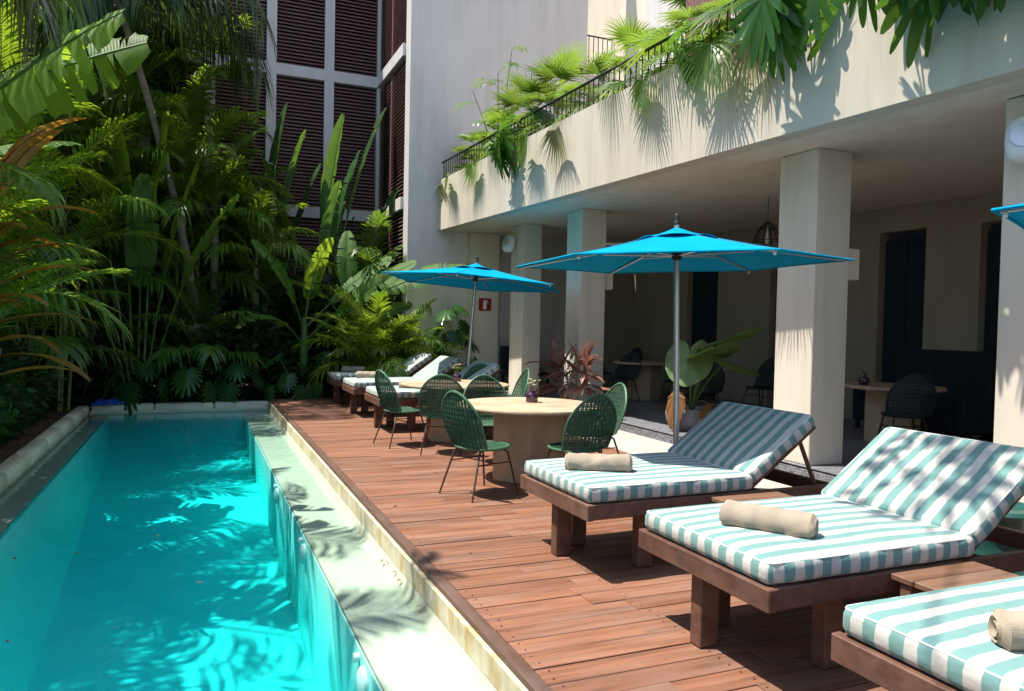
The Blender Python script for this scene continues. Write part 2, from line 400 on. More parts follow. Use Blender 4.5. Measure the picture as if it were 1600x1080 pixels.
# water body with the two shallow shelves, closed
q = MB()
prof = [(-1.745, WZ), (1.345, WZ), (1.345, -0.242), (0.852, -0.242), (0.852, -1.5), (-1.441, -1.5), (-1.441, -0.242), (-1.745, -0.242)]
for yy in (0.79, 15.305):
    q.v += [(x, yy, z) for x, z in prof]
n = len(prof)
q.f = [tuple(range(n)), tuple(range(2*n-1, n-1, -1))]+[(i, i+n, (i+1) % n+n, (i+1) % n) for i in range(n)]; q.mi = [0]*len(q.f)
wob = obj('water', q, 'water'); tag(wob, kind='structure')
bm = bmesh.new(); bm.from_mesh(wob.data); bmesh.ops.recalc_face_normals(bm, faces=bm.faces[:]); bm.to_mesh(wob.data); bm.free()

# deck
deck = thing('deck', None, None); tag(deck, kind='structure')
box('joists', 1.42, 4.95, 0.4, 15.35, -0.30, -0.032, 'under', deck)
box('edge_board', 1.345, 1.415, 0.4, 15.36, -0.034, 0.006, 'deck_edge', deck, 0.006)
y = 0.42; row = 0
while y < 15.3:
    cuts = [1.419]
    if y < 9:
        c = random.uniform(1.9, 3.0)
        while c < 4.6 and len(cuts) < 3:
            cuts.append(c); c += random.uniform(1.2, 2.2)
    elif row % 2: cuts.append(random.uniform(2.2, 4.0))
    cuts.append(4.95)
    for a, b_ in zip(cuts[:-1], cuts[1:]):
        dz = random.uniform(-.0025, .0025)
        box('plank', a+.001, b_-.001, y, y+.1485+random.uniform(-.003, .001), -0.030+dz, dz, 'deck', deck, 0.0025)
    y += 0.155; row += 1
q = MB(); y = 0.42
while y < 15.2:
    for x in (1.47, 2.3, 3.12, 3.95, 4.8):
        for dy in (.035, .113):
            jx, jy = x+random.uniform(-.012, .012), y+dy+random.uniform(-.006, .006)
            q.add([(jx+.0055*math.cos(a), jy+.0055*math.sin(a), .0036) for a in (0, 1.05, 2.09, 3.14, 4.19, 5.24)], [(0, 1, 2, 3, 4, 5)])
    y += .155
tag(obj('screws', q, 'brown_metal', deck), kind='stuff')
tag(box('concrete_strip', 4.955, 5.93, -3, 16.19, -0.06, -0.004, 'concrete'), kind='structure')
pf = thing('portico_floor', None, None); tag(pf, kind='structure')
box('floor_slab', 5.96, 14, -6, 26, -0.2, 0.118, 'granite', pf)
box('step_riser', 5.93, 5.958, -3, 16.19, -0.1, 0.10, 'granite', pf)
box('step_edge', 5.925, 6.0, -3, 16.188, 0.119, 0.124, 'granite', pf)

# ------------------------------------------------------------------ hotel building
hotel = thing('hotel_building', 'cream plaster hotel wing with columned portico and planted balcony', 'building')
def xf(y): return 5.4-(y-3.7)*.0385
def zb(y): return 3.45+(y-3.7)*.0125
ya, yb = -3.0, 16.19
def slab(name, sec, mat):
    q = MB(); n = len(sec(0))
    for yy in (ya, yb): q.v += [(x, yy, z) for x, z in sec(yy)]
    q.f = [tuple(range(n)), tuple(range(2*n-1, n-1, -1))]+[(i, i+n, (i+1) % n+n, (i+1) % n) for i in range(n)]; q.mi = [0]*len(q.f)
    o = obj(name, q, mat, hotel)
    bm = bmesh.new(); bm.from_mesh(o.data); bmesh.ops.recalc_face_normals(bm, faces=bm.faces[:]); bm.to_mesh(o.data); bm.free()
    return o
slab('fascia', lambda y: [(xf(y), zb(y)), (xf(y)+.22, zb(y)), (xf(y)+.22, 4.70), (xf(y), 4.70)], 'fascia')
slab('balcony_slab', lambda y: [(xf(y)+.223, zb(y)+.004), (13, zb(y)+.004), (13, zb(y)+.35), (xf(y)+.223, zb(y)+.35)], 'cream')
slab('planter_wall', lambda y: [(xf(y)+.75, zb(y)+.352), (xf(y)+.87, zb(y)+.352), (xf(y)+.87, 4.55), (xf(y)+.75, 4.55)], 'fascia')
slab('planter_soil', lambda y: [(xf(y)+.224, zb(y)+.353), (xf(y)+.748, zb(y)+.353), (xf(y)+.748, 4.48), (xf(y)+.224, 4.48)], 'soil')
def column(x0, x1, y0, y1):
    box('column', x0, x1, y0, y1, 0.119, zb(y0)+.002, 'cream', hotel, 0.008)
column(6.02, 6.50, 6.14, 6.70); column(6.02, 6.50, 11.40, 11.95); column(6.02, 6.42, 13.85, 14.50); column(6.02, 6.50, 3.60, 4.15)
column(6.02, 6.50, 0.8, 1.4); column(6.02, 6.50, -1.6, -1.0)
for (ys, z0) in ((6.35, 2.12), (11.65, 2.20)):
    box('wall_light_box', 6.502, 6.70, ys-.17, ys+.17, z0, z0+.34, 'cream', hotel, 0.01)
# tall white end wall (faces the pool end) and its continuation below the balcony
box('end_wall', 4.26, 8.58, 16.2, 16.6, 0.0, 12.5, 'white_wall', hotel)
box('pier', 5.66, 6.36, 16.0, 16.196, 0.0, 3.60, 'cream', hotel, 0.006)
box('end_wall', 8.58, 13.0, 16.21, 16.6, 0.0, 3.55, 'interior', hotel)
# upper storey behind the balcony
box('upper_wall', 9.60, 9.9, -3, 14.6, 3.86, 14, 'white_wall', hotel)
box('upper_wall', 9.62, 9.88, 14.6, 15.3, 6.6, 14, 'white_wall', hotel)
box('door', 9.75, 9.80, 14.6, 15.3, 3.86, 6.6, 'louvre', hotel)
box('door', 9.54, 9.598, 12.2, 13.6, 3.87, 9, 'louvre', hotel)
box('upper_wall', 9.62, 9.88, 15.3, 19.0, 3.86, 14, 'cream', hotel)
box('upper_wall', 8.0, 12, 19.0, 19.25, 0, 14, 'beige', hotel)
box('gallery_slab', 8.6, 9.6, 16.6, 19.0, 7.55, 7.75, 'white_wall', hotel)
# ground-floor back wall with door openings
zt = 3.72
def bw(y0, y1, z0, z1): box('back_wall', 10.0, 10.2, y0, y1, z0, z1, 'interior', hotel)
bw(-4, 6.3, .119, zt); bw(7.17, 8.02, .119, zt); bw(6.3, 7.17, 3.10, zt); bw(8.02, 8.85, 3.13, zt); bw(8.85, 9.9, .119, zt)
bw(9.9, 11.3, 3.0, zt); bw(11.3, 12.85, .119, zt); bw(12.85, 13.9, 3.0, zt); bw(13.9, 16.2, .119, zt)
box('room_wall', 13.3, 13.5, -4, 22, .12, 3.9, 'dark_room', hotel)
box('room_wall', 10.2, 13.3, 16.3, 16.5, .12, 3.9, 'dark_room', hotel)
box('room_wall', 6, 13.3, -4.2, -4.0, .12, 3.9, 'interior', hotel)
for y0, y1 in ((6.3, 7.17), (8.02, 8.85), (9.9, 11.3), (12.85, 13.9)):
    box('door_leaf', 10.12, 10.15, y0+.02, y0+(y1-y0)*.5-.01, .13, 3.0, 'navy', hotel)
    box('door_leaf', 10.12, 10.15, y0+(y1-y0)*.5+.01, y1-.02, .13, 3.0, 'navy', hotel)

# ------------------------------------------------------------------ louvred wing
lw = thing('louvred_building', 'white framed building with dark brown louvred screens behind the palms', 'building')
YF = 19.3
def louvre_panel(w, h, parent, loc, rz):
    q = MB(); p = 0.088; z = -h/2+0.03
    while z < h/2-.03:
        a, d = 0.030, 0.026
        q.add([(-w/2, -a, z-d), (w/2, -a, z-d), (w/2, a, z+d), (-w/2, a, z+d), (-w/2, -a, z-d+.012), (w/2, -a, z-d+.012), (w/2, a, z+d+.012), (-w/2, a, z+d+.012)],
              [(0, 3, 2, 1), (4, 5, 6, 7), (0, 1, 5, 4), (1, 2, 6, 5), (2, 3, 7, 6), (3, 0, 4, 7)]); z += p
    o = obj('slat_panel', q, 'louvre', parent, loc=loc, rot=(0, 0, rz)); tag(o, kind='stuff')
    return o
zs = [(-0.0, 0.9), (0.9, 4.10), (4.36, 7.49), (7.77, 10.9), (11.2, 13.4)]
posts = [4.14, 3.0, 1.63, 0.26, -1.11, -2.48, -3.85, -5.22, -6.59, -7.96]
for i, px in enumerate(posts[1:]): box('post', px-.115, px+.115, YF-.10, YF+.10, 0, 13.5, 'white_wall', lw)
for z in (4.23, 7.63, 11.05): box('beam', -9.0, 4.25, YF-.085, YF+.08, z-.135, z+.135, 'white_wall', lw)
for z in (4.23, 7.63, 11.05): box('beam', 4.19, 4.33, 16.61, YF+.06, z-.135, z+.135, 'white_wall', lw)
box('backing', -9, 4.24, YF+.12, YF+.22, 0, 13.5, 'louvre_back', lw)
box('backing', 4.38, 4.45, 16.61, YF+.22, 0, 13.5, 'louvre_back', lw)
box('post', 4.20, 4.37, YF-.12, YF+.10, 0, 13.5, 'white_wall', lw)
xs = [4.19, 3.115, 2.885, 1.745, 1.515, .375, .145, -.995, -1.225, -2.365, -2.595, -3.735, -3.965, -5.105, -5.335, -6.475]
for z0, z1 in ((0.2, 4.09), (4.37, 7.49), (7.77, 10.9)):
    for i in range(0, len(xs), 2):
        louvre_panel(xs[i]-xs[i+1]-.01, z1-z0, lw, ((xs[i]+xs[i+1])/2, YF, (z0+z1)/2), 0)
    louvre_panel(1.22, z1-z0, lw, (4.29, 17.25, (z0+z1)/2), rad(-90))
    louvre_panel(1.22, z1-z0, lw, (4.29, 18.60, (z0+z1)/2), rad(-90))
for z0, z1 in ((0.2, 4.09), (4.37, 7.49), (7.77, 10.9)):
    box('mullion', 4.26, 4.34, 17.88, 17.97, z0, z1, 'louvre', lw)
tag(box('garden_wall', -5.6, -5.35, -2, 19.2, -0.1, 3.2, 'beige'), 'plain beige garden wall behind the plants left of the pool', 'wall')

# ------------------------------------------------------------------ balcony railing
rail = thing('balcony_railing', 'black iron bar railing on top of the balcony parapet', 'railing')
q = MB(); q.tube([(xf(ya)+.1, ya, 5.12), (xf(yb)+.1, yb, 5.12)], .020, 6); obj('handrail', q, 'black_metal', rail, smooth=40)
q = MB(); q.tube([(xf(ya)+.1, ya, 4.75), (xf(yb)+.1, yb, 4.75)], .010, 6); obj('bottom_rail', q, 'black_metal', rail, smooth=40)
q = MB(); q.tube([(0, 0, 0), (0, 0, .42)], .0095, 6); bar = q.mesh('bar', 'black_metal', 40)
y = 0.4
while y < yb-.05:
    link('bar', bar, rail, (xf(y)+.1, y, 4.70)); y += 0.135
r2 = thing('gallery_railing', 'short black railing in the upper gallery recess beside the white wall', 'railing')
for zz in (8.75, 7.95):
    q = MB(); q.tube([(8.6, 16.75, zz), (9.6, 16.75, zz)], .02, 6); obj('handrail', q, 'black_metal', r2, smooth=40)
q = MB(); q.tube([(0, 0, 0), (0, 0, .95)], .011, 6); b2 = q.mesh('bar', 'black_metal', 40)
for i in range(8): link('bar', b2, r2, (8.66+i*.13, 16.75, 7.78))

# ------------------------------------------------------------------ loungers
def rounded_box(lx, ly, lz, r, nx, ny, nz, puff, seed):
    rr = random.Random(seed); pts = {}; q = MB(); uv = []
    def idx(i, j, k2):
        key = (i, j, k2)
        if key not in pts:
            def g(t, n, h):   # denser near the edges
                u = t/n
                return -h+2*h*(0.5-0.5*math.cos(math.pi*u)*(0.75+0.25*abs(math.cos(math.pi*u))))
            p = Vector((g(i, nx, lx/2), g(j, ny, ly/2), g(k2, nz, lz/2)))
            c = Vector((max(-lx/2+r, min(lx/2-r, p.x)), max(-ly/2+r, min(ly/2-r, p.y)), max(-lz/2+r, min(lz/2-r, p.z))))
            d = p-c
            if d.length > 1e-6: p = c+d.normalized()*r
            fx = 1-(2*p.x/lx)**4; fy = 1-(2*p.y/ly)**4
            w = math.sin(p.x*9+seed)*math.sin(p.y*7+seed*2)*.003
            p.z += (puff*max(0, fx)*max(0, fy)+w) * (1 if p.z > 0 else -.2)
            sy = 1 if p.y > 0 else -1
            if abs(p.y) > ly/2-r*.6: p.y += sy*.006*math.sin(p.x*17+seed)
            pts[key] = len(q.v); q.v.append(tuple(p))
        return pts[key]
    def face(a): q.f.append(a); q.mi.append(0)
    for i in range(nx):
        for j in range(ny):
            face((idx(i, j, nz), idx(i+1, j, nz), idx(i+1, j+1, nz), idx(i, j+1, nz)))
            face((idx(i, j, 0), idx(i, j+1, 0), idx(i+1, j+1, 0), idx(i+1, j, 0)))
    for i in range(nx):
        for k2 in range(nz):
            face((idx(i, 0, k2), idx(i+1, 0, k2), idx(i+1, 0, k2+1), idx(i, 0, k2+1)))
            face((idx(i, ny, k2), idx(i, ny, k2+1), idx(i+1, ny, k2+1), idx(i+1, ny, k2)))
    for j in range(ny):
        for k2 in range(nz):
            face((idx(0, j, k2), idx(0, j, k2+1), idx(0, j+1, k2+1), idx(0, j+1, k2)))
            face((idx(nx, j, k2), idx(nx, j+1, k2), idx(nx, j+1, k2+1), idx(nx, j, k2+1)))
    return q
def cushion_mesh(lx, ly, lz, seed):
    q = rounded_box(lx, ly, lz, .038, 26, 20, 6, .012, seed)
    me = q.mesh('cushion', 'stripe', 70)
    ul = me.uv_layers.new(name='UVMap')
    P = 0.106
    for p in me.polygons:
        nrm = p.normal; c = p.center
        side = abs(nrm.y) > 0.72 and abs(c.y) > ly/2-.03
        for li in p.loop_indices:
            v = me.vertices[me.loops[li].vertex_index].co
            u = (v.x+lx/2)/P if side else (v.y+ly/2)/P+.25
            ul.data[li].uv = (u, v.z)
    return me
def edge_loop(lx, ly, r, z, n=5):
    pts = []
    for sx, sy, a0 in ((1, 1, 0), (-1, 1, 90), (-1, -1, 180), (1, -1, 270)):
        for i in range(n):
            a = rad(a0+90*i/(n-1)); pts.append((sx*(lx/2-r)+r*math.cos(a), sy*(ly/2-r)+r*math.sin(a), z))
    return pts
FL, CW, CT = 1.27, 0.97, 0.108     # flat length, width, cushion thickness
BL, BA = 0.68, rad(35.5)
seat_cush = cushion_mesh(FL, CW, CT, 3); back_cush = cushion_mesh(BL, CW, CT*.92, 5)
q = MB(); q.tube(edge_loop(FL-.024, CW-.024, .03, CT/2-.0115), .0042, 5, closed=True); seat_pipe = q.mesh('piping', 'piping', 60)
q = MB(); q.tube(edge_loop(BL-.024, CW-.024, .03, CT*.46-.0115), .0042, 5, closed=True); back_pipe = q.mesh('piping', 'piping', 60)
def tb(name, x0, x1, y0, y1, z0, z1, parent, rot=(0, 0, 0), piv=None):
    q = MB(); cx, cy, cz = (x0+x1)/2, (y0+y1)/2, (z0+z1)/2
    q.box(x0-cx, x1-cx, y0-cy, y1-cy, z0-cz, z1-cz)
    return obj(name, q, 'teak', parent, bevel=.005, loc=(cx, cy, cz), rot=rot)
GL = 'striped sun loungers on the deck'
def make_lounger(seed=0):
    """origin: floor below the middle of the foot end; +X towards the backrest"""
    t = thing('sun_lounger', None, 'sun lounger', group=GL)
    hw = 0.49; L = 2.0
    tb('foot_board', -.02, .025, -hw-.012, hw+.012, .37, .47, t)
    tb('side_rail', .027, L, -hw, -hw+.04, .372, .468, t); tb('side_rail', .027, L, hw-.04, hw, .372, .468, t)
    tb('head_board', L-.04, L-.001, -hw+.041, hw-.041, .372, .468, t)
    tb('cross_beam', L-.37, L-.33, -hw+.22, hw-.25, .29, .368, t)
    for x, yy in ((.045, .03), (.27, .22), (.44, -.36), (L-.40, -.36), (L-.40, .27)):
        tb('leg', x, x+.11, yy, yy+.085, .0, .3695, t)
    for i in range(9):
        tb('slat', .05+i*.14, .15+i*.14, -hw+.045, hw-.045, .445, .466, t)
    c = link('seat_cushion', seat_cush, t, (FL/2-.01, 0, .472+CT/2)); link('piping', seat_pipe, c)
    hx, hz = FL-.005, .50
    ca, sa = math.cos(BA), math.sin(BA)
    b = link('back_cushion', back_cush, t, (hx+ca*BL/2-sa*CT/2, 0, hz+sa*BL/2+ca*CT/2), (0, -BA, 0)); link('piping', back_pipe, b)
    fr = tb('back_frame', 0, BL, -hw+.05, hw-.05, 0, .03, t); fr.location = (hx+ca*BL/2+sa*.022, 0, hz+sa*BL/2-ca*.022); fr.rotation_euler = (0, -BA, 0)
    for yy in (-.40, .36):
        st = MB(); st.tube([(hx+ca*BL*.8+.02, yy, hz+sa*BL*.8-.05), (hx+.62, yy, .44)], .016, 5); obj('prop_bar', st, 'teak', t)
    return t
L_LOC = [(2.22, 2.94), (2.20, 4.48), (2.13, 1.52), (2.36, 14.30), (2.37, 12.66), (2.39, 10.90)]
L_LAB = ['striped lounger with dappled leaf shade on its backrest, a towel roll on its sunlit seat',
         'striped lounger half shaded by the large blue parasol, nearest the round tables',
         'striped lounger cut off at the lower right corner of the picture',
         'farthest striped lounger, fully in shade beside the palm clump',
         'far striped lounger in full sun with bright white backrest, middle of the far three',
         'striped lounger behind the green chairs, nearest of the far three']
proto = make_lounger()
loungers = []
for i, (x, y) in enumerate(L_LOC):
    o = proto if i == 0 else copy_tree(proto)
    o.location = (x, y, 0.003); o.rotation_euler.z = [0, .01, 0, -.01, .01, 0][i]; o['label'] = L_LAB[i]; loungers.append(o)

# rolled towels
def towel_mesh(seed):
    rr = random.Random(seed); q = MB(); L = .44; R = .062
    nx, na = 26, 28
    grid = []
    for i in range(nx+1):
        u = i/nx; x = (u-.5)*L
        e = min(u, 1-u)*L
        rsc = 1-.35*max(0, 1-e/.02)**2
        row = []
        for j in range(na):
            a = 2*math.pi*j/na
            r = R*rsc*(1+.04*math.sin(3*x*20+seed)+.03*math.sin(2*a+seed))
            fold = ((a/(2*math.pi)*1.0+u*.55+seed*.3) % 1.0)
            r *= 1.0+.15*max(0, 1-fold*1.8)
            yy, zz = r*math.cos(a), r*math.sin(a)
            if zz < -R*.72: zz = -R*.72
            yy *= 1.10
            row.append(len(q.v)); q.v.append((x, yy, zz+R*.72))
        grid.append(row)
    for i in range(nx):
        for j in range(na):
            j2 = (j+1) % na; q.f.append((grid[i][j], grid[i+1][j], grid[i+1][j2], grid[i][j2])); q.mi.append(0)
    for side, row in ((-1, grid[0]), (1, grid[-1])):    # spiral ends: stepped inward rings
        prev = row; x = side*L/2
        for kx, rs in ((-.006, .78), (.004, .70), (-.008, .48), (.003, .40), (-.01, .18)):
            cur = []
            for j in range(na):
                a = 2*math.pi*j/na; r = R*.9*rs*(1+.1*j/na)
                cur.append(len(q.v)); q.v.append((x+side*kx, r*math.cos(a), max(-R*.6, r*math.sin(a))+R*.72))
            for j in range(na):
                j2 = (j+1) % na; fc = (prev[j], prev[j2], cur[j2], cur[j])
                q.f.append(fc if side < 0 else fc[::-1]); q.mi.append(0)
            prev = cur
        q.f.append(tuple(prev) if side < 0 else tuple(prev[::-1])); q.mi.append(0)
    return q.mesh('rolled_towel', 'towel', 50)
TOP = .003+.472+CT+.010
for i, (x, y, rz, lab) in enumerate([
        (2.55, 2.85, -55, 'rolled beige towel on the lounger with dappled backrest'),
        (2.50, 4.42, -28, 'rolled beige towel on the half shaded lounger by the round tables'),
        (2.48, 1.43, -35, 'rolled beige towel cut by the right picture edge'),
        (2.78, 14.42, -14, 'grey shaded rolled towel on the farthest lounger'),
        (2.76, 12.92, -14, 'sunlit rolled towel on the middle lounger of the far three'),
        (2.98, 10.80, -20, 'rolled towel behind the round table on the nearest far lounger')]):
    o = link('rolled_towel', towel_mesh(i), None, (x, y, TOP), (0, 0, rad(rz)))
    tag(o, lab, 'towel', 'rolled towels on the loungers')

# low side tables
def side_table(x, y, lab):
    t = thing('side_table', lab, 'side table', (x, y, .003), 0, 'low wooden tables between loungers')
    for i in range(4):
        q = MB(); q.box(-.27, .27, -.058, .058, -.014, .014); obj('top_slat', q, 'teak2', t, bevel=.004, loc=(0, -.18+i*.12, .455))
    for sx in (-1, 1):
        for sy in (-1, 1):
            q = MB(); q.box(-.028, .028, -.028, .028, -.22, .22); obj('leg', q, 'teak2', t, bevel=.004, loc=(sx*.23, sy*.17, .2205))
    for sy in (-1, 1):
        q = MB(); q.box(-.20, .20, -.012, .012, -.03, .03); obj('apron', q, 'teak2', t, bevel=.003, loc=(0, sy*.17, .410))
side_table(3.34, 3.715, 'low wooden side table beside the half shaded lounger')
side_table(3.16, 2.20, 'low wooden side table in front of the lounger with dappled backrest')
side_table(3.9, 11.78, 'low wooden side table between the far loungers behind the chairs')

# ------------------------------------------------------------------ parasols
def make_parasol(R=1.355, zr=2.075, zt=2.373, th=24):
    t = thing('parasol', None, 'parasol', group='turquoise parasols over the deck')
    q = MB(); q.tube([(0, 0, .04), (0, 0, zt+.02)], .024, 14); obj('pole', q, 'alu', t, smooth=40)
    q = MB(); q.lathe([(.02, zt+.01), (.03, zt+.03), (.022, zt+.045), (.014, zt+.07), (.020, zt+.095), (.012, zt+.11), (.001, zt+.115)], 12); obj('finial', q, 'black_plastic', t, smooth=60)
    q = MB(); q.lathe([(.03, 2.10), (.042, 2.11), (.042, 2.17), (.03, 2.18)], 12); obj('hub', q, 'black_plastic', t, smooth=40)
    q = MB(); q.lathe([(.03, zt-.08), (.05, zt-.07), (.05, zt-.03), (.03, zt-.02)], 12); obj('crown_hub', q, 'black_plastic', t, smooth=40)
    q = MB(); q.lathe([(.001, .0), (.22, .0), (.22, .03), (.20, .05), (.05, .07), (.045, .30), (.03, .31), (.001, .31)], 24); obj('base', q, 'black_metal', t, smooth=40)
    def surf(r0_, r1_, z0_, z1_, sag, nr, na, scallop=0.0):
        q = MB(); g = {}
        for kk in range(6):
            a0, a1 = rad(th+60*kk), rad(th+60*kk+60)
            for i in range(nr+1):
                u = i/nr; r = r0_+(r1_-r0_)*u; z = z0_+(z1_-z0_)*u
                for j in range(na+1):
                    w = j/na
                    key = (i, (kk*na+j) % (6*na))
                    if key in g: continue
                    p0 = Vector((r*math.cos(a0), r*math.sin(a0))); p1 = Vector((r*math.cos(a1), r*math.sin(a1)))
                    p = p0.lerp(p1, w); s4 = 4*w*(1-w)
                    p *= 1-s4*.018*u*u
                    zz = z-sag*s4*math.sin(math.pi*min(u, .999))*.5 - .012*u*(1-u)*4 + s4*.004*u + scallop*s4*u
                    g[key] = len(q.v); q.v.append((p.x, p.y, zz))
        for i in range(nr):
            for j in range(6*na):
                j2 = (j+1) % (6*na); q.f.append((g[(i, j)], g[(i, j2)], g[(i+1, j2)], g[(i+1, j)][0:] if False else g[(i+1, j)])); q.mi.append(0)
        return q
    c = obj('canopy', surf(.12, R, zt-.055, zr, .065, 10, 8), 'canopy', t, smooth=24)
    md = c.modifiers.new('thickness', 'SOLIDIFY'); md.thickness = .004; md.offset = -1
    q = MB()
    for kk in range(6):
        a = rad(th+60*kk); q.tube([(math.cos(a)*(.12+(R-.12)*u), math.sin(a)*(.12+(R-.12)*u), zt-.055+(zr-zt+.055)*u-.012*u*(1-u)*4+.003) for u in (0, .2, .4, .6, .8, 1)], .0045, 4)
    obj('seams', q, 'canopy_seam', c)
    q = MB(); n_ = 8; pts = []
    for kk in range(6):
        a0, a1 = rad(th+60*kk), rad(th+60*kk+60)
        for j in range(n_):
            w = j/n_; p = Vector((R*math.cos(a0), R*math.sin(a0))).lerp(Vector((R*math.cos(a1), R*math.sin(a1))), w)*(1-4*w*(1-w)*.018); pts.append((p.x, p.y, zr+4*w*(1-w)*.004))
    q.tube(pts, .008, 5, closed=True); obj('hem', q, 'canopy', c)
    v = obj('vent_cap', surf(.012, .33, zt+.000, zt-.095, .012, 4, 6, .016), 'canopy', c, smooth=24)
    md = v.modifiers.new('thickness', 'SOLIDIFY'); md.thickness = .004; md.offset = 1
    for kk in range(6):
        a = rad(th+60*kk); ca, sa = math.cos(a), math.sin(a)
        q = MB(); q.tube([(ca*.05, sa*.05, zt-.085), (ca*R*.5, sa*R*.5, (zt-.062+zr)/2-.026), (ca*(R-.03), sa*(R-.03), zr-.007)], .008, 5); rb = obj('rib', q, 'alu', t)
        q = MB(); q.tube([(ca*.04, sa*.04, 2.14), (ca*R*.45, sa*R*.45, (zt-.062)*.55+zr*.45-.040)], .008, 5); obj('strut', q, 'alu', t)
        q = MB(); q.lathe([(.009, -.022), (.011, -.01), (.008, .0)], 8, c=(ca*(R-.05), sa*(R-.05), zr-.010)); obj('rib_tip', q, 'white_plastic', rb, smooth=40)
    return t
p1 = make_parasol(); p1.location = (3.72, 5.25, .012); p1.rotation_euler = (0.0, rad(-1.6), 0)
p1['label'] = 'large turquoise parasol over the half shaded lounger, nearest in full view'
p2 = copy_tree(p1); p2.location = (4.02, 11.55, .003); p2.rotation_euler = (rad(2.2), rad(3.3), rad(36)); p2.scale = (1.13, 1.13, 1.07)
p2['label'] = 'smaller looking turquoise parasol with leaning pole above the far loungers'
p3 = copy_tree(p1); p3.location = (4.225, 1.42, .003); p3.rotation_euler = (0, 0, rad(2))
p3['label'] = 'turquoise parasol of which one corner shows at the right edge'

# ------------------------------------------------------------------ round tables, vases
def round_table(x, y, lab, rz):
    t = thing('round_table', lab, 'table', (x, y, .003), rz, 'round pedestal tables')
    q = MB(); q.lathe([(.001, .712), (.705, .712), (.722, .718), (.726, .732), (.722, .746), (.71, .75), (.001, .75)], 64); obj('tabletop', q, 'pale_wood', t, smooth=30)
    q = MB()
    q.lathe([(.40, .0), (.40, .71)], 6); obj('pedestal', q, 'pale_wood', t, bevel=.006)
T1 = (3.13, 7.0); T2 = (3.22, 9.62)
round_table(*T1, 'round pale wooden table with hexagonal pedestal, nearer of the two', rad(10))
round_table(*T2, 'round pale wooden table farther back, behind the nearer table', rad(25))
def vase(x, y, z, lab):
    t = thing('flower_vase', lab, 'vase', (x, y, z), 0, 'purple vases on the tables')
    q = MB(); q.lathe([(.001, 0), (.055, .0), (.064, .012), (.064, .07), (.055, .09), (.028, .105), (.024, .125), (.032, .14), (.026, .139), (.019, .125), (.001, .11)], 24); obj('vase_body', q, 'purple', t, smooth=50)
    rr = random.Random(int(x*100))
    for i in range(11):
        a = rr.uniform(0, 6.28); s = rr.uniform(.02, .075); h = .15+rr.uniform(.02, .09)
        q = MB(); q.tube([(0, 0, .10), (math.cos(a)*s*.4, math.sin(a)*s*.4, .16), (math.cos(a)*s, math.sin(a)*s, h)], .002, 4); st = obj('stem', q, 'greenstem', t)
        q = MB(); c = Vector((math.cos(a)*s, math.sin(a)*s, h))
        for k2 in range(7):
            b_ = 2*math.pi*k2/7+a; d = Vector((math.cos(b_), math.sin(b_), rr.uniform(-.1, .6)))*.022; e = Vector((-math.sin(b_), math.cos(b_), 0))*.009
            q.add([c, c+d*.6+e, c+d, c+d*.6-e], [(0, 1, 2, 3)])
        obj('flower', q, 'flower', st)
vase(3.23, 7.14, .754, 'purple glass vase with cream flowers on the nearer table')
vase(3.36, 9.98, .754, 'purple glass vase with cream flowers on the farther table')

